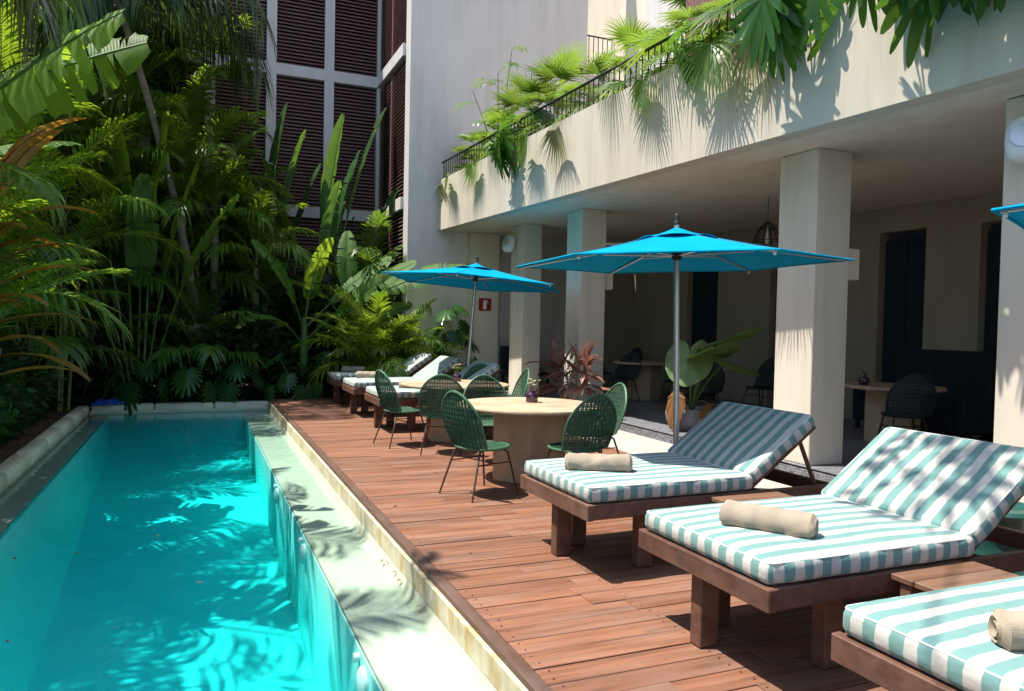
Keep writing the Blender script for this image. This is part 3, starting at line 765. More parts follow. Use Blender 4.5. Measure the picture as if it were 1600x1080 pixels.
# ------------------------------------------------------------------ green rattan chairs
def make_chair(mat='rattan', rim='rattan_rim', legm='brown_metal', name='rattan_chair', grp='green rattan chairs'):
    """origin below seat centre, faces +X"""
    t = thing(name, None, 'chair', group=grp)
    hw = .235; z0 = .44; H = .50; SEG = 22
    def back(u, v):   # u -1..1 across, v 0..1 up
        s = v; z = z0+.01+H*s
        wid = hw*(1.04+.12*math.sin(math.pi*min(1, s*1.1)))
        yv = u*wid
        xb = -.20-.115*s+.075*u*u*(1-.4*s)-.02*math.sin(math.pi*s)
        return Vector((xb, yv, z))
    def topv(u): return (1-abs(u)**2.6)**.5*.62+.38 if abs(u) < 1 else .38
    # frame arch
    pts = [back(-1, 0), back(-1, .15), back(-1, .3)]+[back(math.sin(a), .38+.62*math.cos(a)) for a in [rad(-80+160*i/16) for i in range(17)]]+[back(1, .3), back(1, .15), back(1, 0)]
    q = MB(); q.tube(pts, .0125, 7); obj('back_frame', q, rim, t, smooth=50)
    def vmax(u):
        u = min(.999, abs(u)); return .38+.62*math.cos(math.asin(u))
    q = MB()
    for i in range(1, 27):
        u = -1+2*i/27; vm = vmax(u); q.tube([back(u, vm*j/8)+Vector((.004*(1 if i % 2 else -1), 0, 0)) for j in range(9)], .0062, 3, caps=False)
    for j in range(0, 34):
        v = (j+.5)/34
        um = 1.0 if v < .38 else math.sqrt(max(0, 1-((v-.38)/.62)**2))
        if um < .1: continue
        q.tube([back(-um+2*um*i/8, v) for i in range(9)], 0.0058 if j % 3 else .0085, 3, caps=False)
    obj('back_weave', q, mat, t)
    # seat
    def seat(a, r):
        return Vector((.02+r*.245*math.cos(a)*(1.02 if math.cos(a) > 0 else .92), r*.25*math.sin(a)*(1.0+.05*math.cos(2*a)), z0-.012*(1-r*r)))
    q = MB(); q.tube([seat(2*math.pi*i/28, 1) for i in range(28)], .0135, 6, closed=True); obj('seat_rim', q, rim, t, smooth=50)
    q = MB(); g = []
    for r in (0.001, .25, .5, .75, .98): g.append([seat(2*math.pi*i/28, r) for i in range(28)])
    for r in range(4):
        for i in range(28):
            i2 = (i+1) % 28; q.add([g[r][i], g[r][i2], g[r+1][i2], g[r+1][i]], [(0, 3, 2, 1)])
    so = obj('seat', q, mat, t, smooth=60); md = so.modifiers.new('t', 'SOLIDIFY'); md.thickness = .016
    q = MB()
    for i in range(20):
        yv = -.22+.44*i/19; xm = .24*math.sqrt(max(0, 1-(yv/.25)**2)); q.tube([(.02-xm*.92, yv, z0+.004), (.02, yv, z0-.006), (.02+xm, yv, z0+.004)], .0055, 3, caps=False)
    obj('seat_weave', q, mat, t)
    for sx, sy in ((1, 1), (1, -1), (-1, 1), (-1, -1)):
        q = MB(); q.tube([(.02+sx*.13, sy*.15, z0-.02), (.02+sx*.17, sy*.175, z0-.05), (.02+sx*(.25 if sx > 0 else .29), sy*.235, .0)], [.011, .011, .009], 6); obj('leg', q, legm, t, smooth=50)
    q = MB(); q.tube([(.19, .185, .30), (-.16, .19, .30)], .006, 5); q.tube([(.19, -.185, .30), (-.16, -.19, .30)], .006, 5); q.tube([(.02, .188, .30), (.02, -.188, .30)], .006, 5); obj('stretcher', q, legm, t)
    return t
ch0 = make_chair()
CH = [((2.40, 6.44), 20, 'green rattan chair on the open deck in front of the nearer table'),
      ((3.22, 6.10), 98, 'green rattan chair with its back to the camera, beside the half shaded lounger'),
      ((3.86, 6.95), 178, 'green rattan chair right of the nearer table, arched back above the tabletop edge'),
      ((3.10, 7.95), -92, 'green rattan chair behind the nearer table, its seat facing the camera'),
      ((2.42, 9.36), 12, 'leftmost green rattan chair, side-on beside the farther table'),
      ((2.76, 8.68), 68, 'green rattan chair with broad back to the camera in front of the farther table'),
      ((3.80, 10.42), -125, 'green rattan chair of which only the arched back shows behind the farther table'),
      ((3.86, 9.42), 172, 'green rattan chair seen edge-on between the vase and the portico column')]
for i, ((x, y), a, lab) in enumerate(CH):
    o = ch0 if i == 0 else copy_tree(ch0)
    o.location = (x, y, .003); o.rotation_euler.z = rad(a); o['label'] = lab

# portico furniture in the dark
FZ = .121
ic0 = make_chair('dark_chair', 'dark_chair', 'black_metal', 'dining_chair', 'dark dining chairs under the portico')
for i, (x, y, a) in enumerate([(7.9, 6.55, 60), (8.9, 7.4, 150), (7.6, 12.6, 200), (8.4, 11.9, 100), (9.2, 12.9, 250), (8.0, 14.2, 280), (7.5, 9.9, 60), (9.0, 10.3, 190), (9.3, 15.2, 190)]):
    o = ic0 if i == 0 else copy_tree(ic0)
    o.location = (x, y, FZ); o.rotation_euler.z = rad(a); o['label'] = 'dark dining chair in the shade '+['in front of the table right of the tall column', 'beside the navy sofa', 'at the deep table, nearest the middle column', 'at the deep table, nearest the camera', 'at the deep table, against the back wall', 'behind the middle column', 'behind the elephant ear plant', 'against the back wall behind the elephant ear plant', 'in the far corner of the portico'][i]
def int_table(x, y, lab):
    t = thing('dining_table', lab, 'table', (x, y, FZ), 0.3, 'dining tables under the portico')
    q = MB(); q.lathe([(.001, .71), (.60, .71), (.61, .73), (.60, .75), (.001, .75)], 40); obj('tabletop', q, 'pale_wood', t, smooth=30)
    q = MB(); q.lathe([(.33, 0), (.33, .709)], 6); obj('pedestal', q, 'pale_wood', t, bevel=.006)
int_table(8.35, 7.1, 'shaded round table under the portico right of the tall cream column')
int_table(8.3, 12.9, 'shaded round table deep in the portico behind the big leaf plant')
vase(8.0, 7.25, FZ+.755, 'dark vase on the shaded table under the portico')
so = thing('sofa', 'dark navy sofa against the portico back wall', 'sofa', (9.55, 7.6, FZ))
for nm, bx in (('seat', (-.42, .30, -.75, .75, .12, .42)), ('backrest', (.303, .44, -.75, .75, .12, 1.20)), ('armrest', (-.42, .30, .752, .90, .12, .62)), ('armrest', (-.42, .30, -.90, -.752, .12, .62))):
    q = MB(); q.box(*bx); obj(nm, q, 'navy', so, bevel=.03)
for sx in (-.36, .34):
    for sy in (-.82, .82):
        q = MB(); q.box(sx-.025, sx+.025, sy-.025, sy+.025, 0, .119); obj('leg', q, 'black_metal', so)
st = thing('wooden_stool', 'small orange-brown wooden table at the foot of the middle column', 'side table', (6.35, 10.75, FZ))
q = MB(); q.lathe([(.001, .40), (.27, .40), (.28, .415), (.27, .43), (.001, .43)], 28); obj('top', q, 'terracotta', st, smooth=30)
for i in range(4):
    a = rad(45+90*i); q = MB(); q.tube([(math.cos(a)*.16, math.sin(a)*.16, .399), (math.cos(a)*.22, math.sin(a)*.22, 0)], [.02, .016], 8); obj('leg', q, 'teak2', st, smooth=50)
s2 = thing('wooden_stool', 'low dark stool in the shade behind the half shaded lounger', 'stool', (5.25, 4.35, 0))
q = MB(); q.lathe([(.001, .40), (.24, .40), (.25, .415), (.24, .43), (.001, .43)], 28); obj('top', q, 'teak', s2, smooth=30)
for i in range(4):
    a = rad(45+90*i); q = MB(); q.tube([(math.cos(a)*.15, math.sin(a)*.15, .399), (math.cos(a)*.20, math.sin(a)*.20, 0)], [.02, .016], 8); obj('leg', q, 'teak', s2, smooth=50)
# pendant lamp, speakers, sign, cushion
pl = thing('pendant_lamp', 'dark wire cage pendant lamp hanging beside the tall column', 'lamp', (7.75, 8.85, 2.62))
q = MB()
for i in range(12):
    a = 2*math.pi*i/12; q.tube([(math.cos(a)*r, math.sin(a)*r, z) for r, z in ((.03, .52), (.12, .42), (.20, .25), (.22, .10), (.17, .0))], .007, 4)
for r, z in ((.12, .42), (.20, .25), (.22, .10), (.17, .0)): q.tube([(math.cos(2*math.pi*i/20)*r, math.sin(2*math.pi*i/20)*r, z) for i in range(20)], .007, 4, closed=True)
obj('cage', q, 'black_metal', pl)
q = MB(); q.tube([(0, 0, .50), (0, 0, .93)], .005, 5); obj('cord', q, 'black_metal', pl)
q = MB(); q.lathe([(.001, .20), (.03, .22), (.035, .27), (.02, .33), (.015, .45), (.001, .46)], 12); obj('bulb', q, 'white_plastic', pl, smooth=60)
def speaker(x, y, z, rz, tilt, lab):
    t = thing('wall_speaker', lab, 'speaker', (x, y, z), rz, 'white speakers on the columns')
    prof = [(.001, -.17), (.075, -.165), (.115, -.12), (.13, -.02), (.125, .08), (.10, .15), (.06, .175), (.001, .178)]
    q = MB(); q.lathe(prof, 22); q.v = [(a*1.05, b_*.80, c) for a, b_, c in q.v]; h = obj('housing', q, 'white_plastic', t, smooth=50, rot=(tilt, 0, 0))
    q = MB(); q.lathe([(.001, 0), (.09, .0), (.095, .006), (.001, .012)], 20); obj('grille', q, 'alu', h, loc=(0, -.098, .0), rot=(rad(90), 0, 0), smooth=30)
    q = MB(); q.tube([(0, .06, 0), (0, .14, .01), (0, .20, .0)], .015, 8); obj('bracket', q, 'black_plastic', t, smooth=50)
speaker(5.86, 14.25, 3.20, rad(-62), rad(-18), 'white wall speaker on the column above the smaller looking parasol')
speaker(5.84, 3.86, 3.05, rad(-60), rad(-12), 'white wall speaker at the right edge of the picture')
sg = thing('fire_sign', 'square red fire extinguisher sign on the pale pier', 'sign', (6.02, 15.985, 2.0))
q = MB(); q.box(-.15, .15, -.006, .006, -.14, .14); obj('plate', q, 'red_sign', sg, bevel=.003)
q = MB(); q.box(-.045, .03, -.004, .004, -.105, .055); q.box(-.03, .015, -.004, .004, .057, .075); q.box(-.045, .06, -.004, .004, .077, .092); q.box(.045, .06, -.004, .004, .04, .075)
obj('pictogram', q, 'sign_white', sg, loc=(0, -.011, 0))
q = MB(); q.box(-.22, .22, -.06, .06, -.22, .22)
cu = obj('striped_pillow', q, 'stripe', None, bevel=.05, loc=(6.72, 15.6, .78), rot=(rad(-12), 0, rad(10)))
ul = cu.data.uv_layers.new(name='UVMap')
for l_ in cu.data.loops:
    v = cu.data.vertices[l_.vertex_index].co; ul.data[l_.index].uv = (v.x/.12, v.z)
tag(cu, 'blue and white striped pillow on the dark bench beyond the sign', 'pillow')
bn = thing('bench', 'dark navy bench between the pier with the red sign and the column', 'bench', (6.75, 15.6, FZ))
for nm, bx in (('seat', (-.35, .6, -.35, .30, .30, .44)), ('backrest', (-.35, .6, .302, .40, .30, .95))):
    q = MB(); q.box(*bx); obj(nm, q, 'navy', bn, bevel=.02)
for sx in (-.3, .55):
    for sy in (-.3, .3):
        q = MB(); q.box(sx-.03, sx+.03, sy-.03, sy+.03, 0, .299); obj('leg', q, 'black_metal', bn)

# pool lights, blue cloth
for y, lab in ((3.93, 'nearest round white pool light under the pool ledge'), (6.3, 'second round white pool light along the ledge'), (8.5, 'third round white pool light, farthest along the ledge')):
    t = thing('pool_light', lab, 'light', (.843, y, -.36), 0, 'round lights in the pool wall')
    q = MB(); q.lathe([(.001, 0), (.085, 0), (.085, .018), (.06, .035), (.001, .04)], 24); obj('lens', q, 'white_plastic', t, rot=(0, rad(-90), 0), smooth=40)
    q = MB(); q.lathe([(.001, 0), (.025, 0), (.025, .03), (.001, .035)], 12); obj('cable_cap', q, 'white_plastic', t, loc=(0, .16, .07), rot=(0, rad(-90), 0), smooth=40)
q = MB(); nn = 14
for i in range(nn):
    for j in range(nn):
        u, v = i/(nn-1), j/(nn-1); e = min(u, 1-u, v, 1-v)
        q.v.append(((u-.5)*.62, (v-.5)*.34*(1+.3*math.sin(u*5)), .02+.09*min(1, e*5)*(.5+.5*math.sin(u*13+v*6)*math.cos(v*9-u*4))))
for i in range(nn-1):
    for j in range(nn-1): q.f.append((i*nn+j, (i+1)*nn+j, (i+1)*nn+j+1, i*nn+j+1)); q.mi.append(0)
o = obj('blue_cloth', q, 'blue_cloth', None, smooth=80, loc=(-1.42, 15.46, -.045)); md = o.modifiers.new('t', 'SOLIDIFY'); md.thickness = .008
tag(o, 'crumpled bright blue cloth on the far pool coping', 'cloth')


# ------------------------------------------------------------------ leaf meshes
def path(L, a0, a1, n, ease=1.4):
    pts = [Vector((0, 0, 0))]; tn = []
    for i in range(n):
        u = (i+.5)/n; a = rad(a0+(a1-a0)*u**ease); d = Vector((0, math.cos(a), math.sin(a))); pts.append(pts[-1]+d*(L/n)); tn.append(d)
    tn.append(tn[-1]); return pts, tn
def pinnate(L, a0, a1, n, ll, w, droop, seed, mats, bare=.16, fwd=55, vee=12, rr_=.012):
    r = random.Random(seed); q = MB(); N_ = 14
    pts, tn = path(L, a0, a1, N_)
    q.tube(pts, [rr_*(1-.85*i/N_) for i in range(N_+1)], 4, 1, False)
    for i in range(n):
        u = bare+(1-bare)*(i+.5)/n; k2 = min(N_-1, int(u*N_)); fr = u*N_-k2
        p = pts[k2].lerp(pts[k2+1], fr); t = tn[k2]
        nrm = Vector((1, 0, 0)).cross(t).normalized()
        v = (u-bare)/(1-bare)
        ln = ll*(.45+.55*math.sin(math.pi*(.18+.75*v)))*r.uniform(.85, 1.1)
        for s in (-1, 1):
            f = rad(fwd*(.55+.65*v)+r.uniform(-7, 7)); ve = rad(vee+r.uniform(-12, 12))
            d = (Vector((s, 0, 0))*math.cos(f)*math.cos(ve)+t*math.sin(f)+nrm*math.sin(ve)*math.cos(f)).normalized()
            side = t.cross(d); side = d.cross(Vector((0, 0, 1))) if False else (t-d*t.dot(d)).normalized()
            dr = droop*r.uniform(.7, 1.3)
            p1 = p+d*ln*.35+Vector((0, 0, -dr*ln*.06)); p2 = p+d*ln*.72+Vector((0, 0, -dr*ln*.30)); p3 = p+d*ln*.95+Vector((0, 0, -dr*ln*.68))
            wv = side*w*.5
            q.add([p-wv*.3, p+wv*.3, p1-wv, p1+wv, p2-wv*.75, p2+wv*.75, p3], [(0, 1, 3, 2), (2, 3, 5, 4), (4, 5, 6)])
    return q.mesh('frond', mats, 40)
def paddle(Lp, Lb, W, a0, a1, fold, ntear, seed, mats, n=26, gap=.35, pr=.018, shape=.5, sag=.25):
    r = random.Random(seed); q = MB(); L = Lp+Lb; NP = 40
    pts, tn = path(L, a0, a1, NP, 1.7)
    q.tube(pts, [pr*(1-.8*i/NP) for i in range(NP+1)], 5, 1, False)
    def at(t):
        s = (Lp+Lb*t)/L*NP; k2 = min(NP-1, int(s)); return pts[k2].lerp(pts[k2+1], s-k2), tn[k2]
    def wid(t): return W*max(.0, math.sin(math.pi*(.03+.96*t**.85)))**shape
    for s in (-1, 1):
        cuts = sorted(r.sample(range(2, n-1), ntear)) if ntear else []
        groups = list(zip([0]+cuts, cuts+[n]))
        for (i0, i1) in groups:
            fo = rad(fold)+(r.uniform(-.30, .18) if ntear else 0)
            base = len(q.v); rows = 0
            for i in range(i0, i1+1):
                t = i/n; te = t
                if ntear and i == i0 and i0 > 0: te = t+gap/n*r.uniform(.2, 1.2)
                if ntear and i == i1 and i1 < n: te = t-gap/n*r.uniform(.2, 1.2)
                m0, tt = at(t); nn_ = Vector((1, 0, 0)).cross(tt).normalized()
                w = wid(t); me_, te_ = at(te)
                wob = .03*W*math.sin(i*1.7+seed+s)
                hx = Vector((s, 0, 0))*w*.5*math.cos(fo)+nn_*(w*.5*math.sin(fo))
                ex = Vector((s, 0, 0))*w*math.cos(fo-.25)+nn_*(w*math.sin(fo-.25)*.8+wob)+Vector((0, 0, -sag*w*.35))
                q.v += [tuple(m0), tuple(m0.lerp(me_, .5)+hx+tt*w*.10), tuple(me_+ex+tt*w*.22)]; rows += 1
            for i in range(rows-1):
                b_ = base+i*3
                for c in (0, 1):
                    f = (b_+c, b_+c+1, b_+3+c+1, b_+3+c); q.f.append(f if s > 0 else f[::-1]); q.mi.append(0)
    return q.mesh('leaf', mats, 50)
def fanleaf(Lp, R, nseg, spread, a0, a1, tip, seed, mats, pr=.008, w=.11):
    r = random.Random(seed); q = MB(); pts, tn = path(Lp, a0, a1, 8)
    q.tube(pts, [pr, pr]+[pr*.7]*7, 4, 1, False)
    h = pts[-1]; t = tn[-1]; a = math.atan2(t.z, t.y)-rad(35); f = Vector((0, math.cos(a), math.sin(a))); nrm = Vector((1, 0, 0)).cross(f).normalized()
    for k2 in range(nseg):
        th = rad(-spread/2+spread*(k2+.5)/nseg); ln = R*(.72+.28*math.cos(th*.55))*r.uniform(.9, 1.08)
        d = (f*math.cos(th)+Vector((1, 0, 0))*math.sin(th)+nrm*.22*(1-abs(math.cos(th)))).normalized()
        sd = d.cross(nrm).normalized(); wv = sd*R*w*.5; pl = nrm*R*.018*(1 if k2 % 2 else -1)
        dr = tip*r.uniform(.6, 1.4)
        z = lambda u: Vector((0, 0, -dr*ln*u*u*u))
        q.add([h, h+d*ln*.42-wv+pl+z(.42), h+d*ln*.42+wv-pl+z(.42), h+d*ln*.8-wv*.55+z(.8), h+d*ln*.8+wv*.55+z(.8), h+d*ln*.98+z(1.0)],
              [(0, 2, 1), (1, 2, 4, 3), (3, 4, 5)])
    return q.mesh('leaf', mats, 30)
def heart(Lp, L, W, a0, a1, cuts, depth, ruffle, droop, seed, mats, pr=.010, tiltd=70):
    r = random.Random(seed); q = MB(); pts, tn = path(Lp, a0, a1, 8)
    q.tube(pts, [pr*(1-.4*i/8) for i in range(9)], 5, 1, False)
    h = pts[-1]; t = tn[-1]; a = math.atan2(t.z, t.y)-rad(tiltd); f = Vector((0, math.cos(a), math.sin(a))); nrm = Vector((1, 0, 0)).cross(f).normalized()
    NA = 144 if cuts else 72; cw = 60.0/cuts if cuts else 1; rings = (.0, .30, .58, .82, 1.0); base = len(q.v); cutp = []
    if cuts:
        for s in (-1, 1):
            for c in range(cuts): cutp.append((s*(9+145*(c+.5)/cuts)+r.uniform(-3, 3), r.uniform(.75, 1.1)*depth))
    for ri, rg in enumerate(rings):
        for j in range(NA):
            ph = -180+360*j/NA; pr_ = rad(ph)
            e = abs(ph)/180
            R = (1-.47*math.sin(math.pi*min(1, e/.95)*.5)**1.0)
            if e > .80: R *= max(.22, 1-(e-.80)/.20*.85)
            R += .06*math.sin(math.pi*e)
            if cuts and abs(ph) < 152:
                f_ = abs(math.cos(math.pi*abs(ph)/(150.0/cuts)))**.65
                R *= 1-depth*(1-f_)*(.85+.15*math.sin(ph*.31+seed))
            x = math.sin(pr_)*R*rg*W; y = math.cos(pr_)*R*rg*L
            rad_ = math.hypot(x, y)
            off = ruffle*L*rg*rg*math.sin(ph*.16+seed)-abs(x)*.16
            p = h+f*y+Vector((1, 0, 0))*x+nrm*off+Vector((0, 0, -droop*(rad_/L)**2*L))
            q.v.append(tuple(p))
    for ri in range(len(rings)-1):
        for j in range(NA):
            j2 = (j+1) % NA
            q.f.append((base+ri*NA+j, base+(ri+1)*NA+j, base+(ri+1)*NA+j2, base+ri*NA+j2)); q.mi.append(0)
    return q.mesh('leaf', mats, 50)
def cloud(n, fn, size, seed, mat, name='foliage', ratio=.42):
    """leaf-sized faces; fn(rng) -> (point, outward direction)"""
    r = random.Random(seed); q = MB()
    for i in range(n):
        p, d = fn(r); p = Vector(p); d = (Vector(d)+Vector((r.gauss(0, .5), r.gauss(0, .5), r.gauss(0, .4)))).normalized()
        s = d.cross(Vector((r.gauss(0, 1), r.gauss(0, 1), r.gauss(0, 1)))).normalized(); u = s.cross(d)
        L = size*r.uniform(.6, 1.35); w = L*ratio*.5
        q.add([p, p+d*L*.45+s*w+u*w*.3, p+d*L-Vector((0, 0, L*.25)), p+d*L*.45-s*w+u*w*.3], [(0, 1, 2), (0, 2, 3)])
    return q.mesh(name, mat)
PL = ['palm', 'yellowstem']; PD = ['palmdark', 'deadstem']; AR = ['areca', 'yellowstem']; BA_ = ['banana', 'greenstem']; BD = ['bananadark', 'greenstem']
coco = [pinnate(3.4, a0, a1, 70, .85, .040, dr, 10+i, PL, .10, 42, 8, .03) for i, (a0, a1, dr) in enumerate([(75, -10, 1.0), (55, -55, 1.3), (30, -80, 1.5), (8, -88, 1.2)])]
cocod = [pinnate(3.4, a0, a1, 70, .85, .042, dr, 20+i, PD, .10, 42, 2, .03) for i, (a0, a1, dr) in enumerate([(60, -50, 1.4), (35, -78, 1.6), (10, -88, 1.4)])]
areca = [pinnate(1.9, a0, a1, 36, .52, .034, dr, 30+i, AR, .30, 52, 22, .012) for i, (a0, a1, dr) in enumerate([(85, 30, .5), (76, 5, .7), (66, -25, .9), (52, -45, 1.0), (70, 10, .6)])]
arecad = [pinnate(1.9, a0, a1, 36, .52, .034, dr, 40+i, PL, .30, 52, 18, .012) for i, (a0, a1, dr) in enumerate([(84, 25, .5), (72, -5, .8), (58, -35, 1.0)])]
ban = [paddle(.9, 1.9, .32, a0, a1, fo, nt, 50+i, BA_, 26, .5, .030, .45) for i, (a0, a1, fo, nt) in enumerate([(84, 60, 22, 4), (74, 20, 15, 7), (62, -25, 8, 9), (48, -50, 5, 10), (80, 45, 25, 3), (52, 34, 24, 5), (40, 8, 14, 6)])]+[paddle(.8, 2.0, .38, 50, 34, -6, 12, 58, BA_, 34, .8, .03, .45)]
stre = [paddle(2.4, 2.1, .25, a0, a1, fo, nt, 60+i, BD, 24, .4, .024, .5) for i, (a0, a1, fo, nt) in enumerate([(88, 78, 38, 1), (82, 66, 34, 3), (75, 48, 28, 4), (86, 72, 42, 2)])]
strel = [paddle(2.0, 2.1, .30, a0, a1, fo, nt, 66+i, BA_, 26, .4, .024, .42) for i, (a0, a1, fo, nt) in enumerate([(88, 82, 30, 3), (83, 70, 26, 5), (76, 52, 22, 7)])]
fans = [fanleaf(lp, .58, 34, 230, a0, a1, tp, 70+i, ['fan', 'yellowstem'], .007, .056) for i, (a0, a1, tp, lp) in enumerate([(84, 72, .10, .75), (72, 45, .25, .65), (55, 15, .40, .5), (15, -50, .5, .5)])]
fansp = [fanleaf(.50, .50, 36, 220, a0, a1, tp, 80+i, ['fanpale', 'yellowstem'], .007, .058) for i, (a0, a1, tp) in enumerate([(70, 40, .25), (30, -30, .5), (5, -75, .7)])]
mons = [heart(.5, .36, .34, a0, a1, 8, .62, .012, .25, 90+i, ['monstera', 'greenstem']) for i, (a0, a1) in enumerate([(75, 30), (55, 5), (40, -20)])]
sell = [heart(.55, .48, .42, a0, a1, 8, .68, .03, .25, 95+i, ['selloum', 'greenstem'], .012, 40) for i, (a0, a1) in enumerate([(55, -10), (25, -60), (5, -85)])]
alo = [heart(.9, .50, .46, a0, a1, 0, 0, .022, .05, 100+i, ['alocasia', 'greenstem'], .02, td) for i, (a0, a1, td) in enumerate([(84, 66, 128), (78, 60, 40), (70, 40, 60)])]
alod = [heart(.8, .36, .27, a0, a1, 0, 0, .05, .9, 105+i, ['drybrown', 'deadstem'], .016, 60) for i, (a0, a1) in enumerate([(70, -20), (60, -50)])]
cordy = [paddle(.08, .56, .052, a0, a1, 25, 0, 110+i, ['cordyline', 'cordyline'], 10, .3, .006, .7, .1) for i, (a0, a1) in enumerate([(80, 35), (62, -20), (40, -60), (20, -75)])]
cordp = [paddle(.10, .55, .06, 35, -30, 20, 0, 115, ['pinkleaf', 'pinkleaf'], 10, .3, .006, .7, .1)]
crot = [paddle(.12, .70, .065, a0, a1, 20, 0, 120+i, ['croton', 'croton'], 12, .3, .008, .7, .1) for i, (a0, a1) in enumerate([(60, 10), (35, -25), (15, -35)])]
def rosette(name, label, cat, loc, sets, n, zs, sc=(.85, 1.15), stem=None, group=None, part='frond', seed=0, phase=0, arc=360, stems=0, spread=.1):
    r = random.Random(seed); t = thing(name, label, cat, loc, 0, group)
    if stem:
        h, rb, mat, lean = stem
        q = MB(); nn_ = 8
        q.tube([(lean[0]*(i/nn_)**1.6, lean[1]*(i/nn_)**1.6, h*i/nn_) for i in range(nn_+1)], [rb*(1.25-.5*i/nn_)*(1.06 if i % 2 else 1) for i in range(nn_+1)], 10); obj('trunk', q, mat, t, smooth=60)
    for i in range(stems):
        a = r.uniform(0, 6.28); d = r.uniform(.3, 1)*spread; h = zs[0]+r.uniform(0, .6)
        q = MB(); q.tube([(math.cos(a)*d, math.sin(a)*d, 0), (math.cos(a)*d*1.3, math.sin(a)*d*1.3, h*.5), (math.cos(a)*d*1.8, math.sin(a)*d*1.8, h)], [.022, .02, .016], 6); obj('stem', q, 'yellowstem', t, smooth=60)
    for i in range(n):
        u = i/max(1, n-1); me = sets[min(len(sets)-1, int((u**.8)*len(sets)))]
        a = phase+(2.39996*i if arc >= 360 else rad(-arc/2+arc*r.random()))+r.uniform(-.25, .25)
        z = zs[1]-(zs[1]-zs[0])*u
        base = (stem[3][0], stem[3][1]) if stem else (math.cos(a+1.57)*spread*.6, math.sin(a+1.57)*spread*.6)
        link(part, me, t, (base[0], base[1], z), (r.uniform(-.10, .10), r.uniform(-.12, .12), a-math.pi/2), r.uniform(*sc))
    return t

# ------------------------------------------------------------------ garden plants behind and left of the pool
G = -.08
TALL = 'tall palms behind the pool'
rosette('coconut_palm', 'tall palm with dark drooping feathery fronds at the top left', 'palm tree', (.15, 16.6, G), cocod+cocod[1:2], 12, (7.3, 8.0), (.95, 1.2), (7.5, .075, 'trunk', (-1.55, -.8)), TALL, seed=1, phase=.35)
rosette('coconut_palm', 'tall palm with light green fronds hanging in front of the louvred screens', 'palm tree', (-1.5, 18.4, G), coco, 12, (8.0, 8.7), (.75, .95), (8.4, .11, 'trunk', (.2, 0)), TALL, seed=2, phase=.6)
rosette('coconut_palm', 'tall palm at the far left whose fronds hang over the water', 'palm tree', (-4.0, 14.2, G), coco[:3], 8, (6.2, 6.9), (.8, 1.0), (6.6, .13, 'trunk', (.3, -.3)), TALL, seed=3)
rosette('coconut_palm', 'tall palm with pale trunk behind the bright paddle leaves', 'palm tree', (-4.3, 18.2, G), coco[:3], 9, (6.8, 7.4), (.8, 1.05), (7.2, .12, 'trunk', (0, 0)), TALL, seed=4)
rosette('coconut_palm', 'short palm with pale trunk and arching glossy fronds right of the pool end', 'palm tree', (.35, 17.0, G), arecad+areca[2:4], 12, (3.3, 3.9), (.85, 1.1), (3.6, .09, 'trunk', (0, 0)), TALL, seed=5)
rosette('coconut_palm', 'short palm with pale trunk just left of the banana plant', 'palm tree', (1.15, 16.6, G), areca[1:4], 12, (2.5, 3.0), (.75, .95), (2.7, .07, 'trunk', (0, 0)), TALL, seed=6)
# traveller's palm style paddles
def paddle_plant(loc, label, spec):
    t = thing('paddle_leaf_plant', label, 'plant', loc, 0, 'big paddle leaf plants')
    for me, az, sc, dx, z in spec: link('leaf', me, t, (dx, 0, z), (0, 0, rad(az)-math.pi/2), sc)
paddle_plant((-1.0, 15.95, G), 'tall bright green paddle leaf plant with long stalks at centre left',
             [(strel[0], 20, 1.22, .1, .6), (strel[0], -150, 1.15, -.1, .55), (strel[1], 10, 1.1, .15, .4), (strel[1], 172, 1.15, -.15, .4), (strel[2], -12, 1.0, .2, .3), (strel[2], 185, 1.05, -.2, .25), (strel[0], -70, 1.0, 0, .2)])
paddle_plant((2.55, 17.6, G), 'dark paddle leaf plant with upright leaves against the louvred screens',
             [(stre[1], 0, 1.32, .1, .9), (stre[2], -8, 1.25, .15, .6), (stre[0], -30, 1.25, 0, .7), (stre[2], 170, 1.05, -.1, .5), (stre[3], -60, 1.0, 0, .3), (stre[1], 190, 1.1, -.1, .4), (stre[3], 10, 1.2, .1, .3)])
paddle_plant((1.35, 17.9, G), 'paddle leaf plant with upright leaves behind the short palms',
             [(stre[0], 20, 1.30, 0, .8), (stre[3], -20, 1.2, .1, .6), (strel[0], 160, 1.1, 0, .5), (stre[1], 10, 1.15, .1, .3), (strel[1], 190, 1.1, 0, .4)])
rosette('paddle_leaf_plant', 'paddle leaf plant deep in the shade at the left behind the pool', 'plant', (-2.9, 16.3, G), strel, 10, (.6, 1.4), (1.1, 1.4), None, 'big paddle leaf plants', 'leaf', 10, .2, 360, 0, .2)
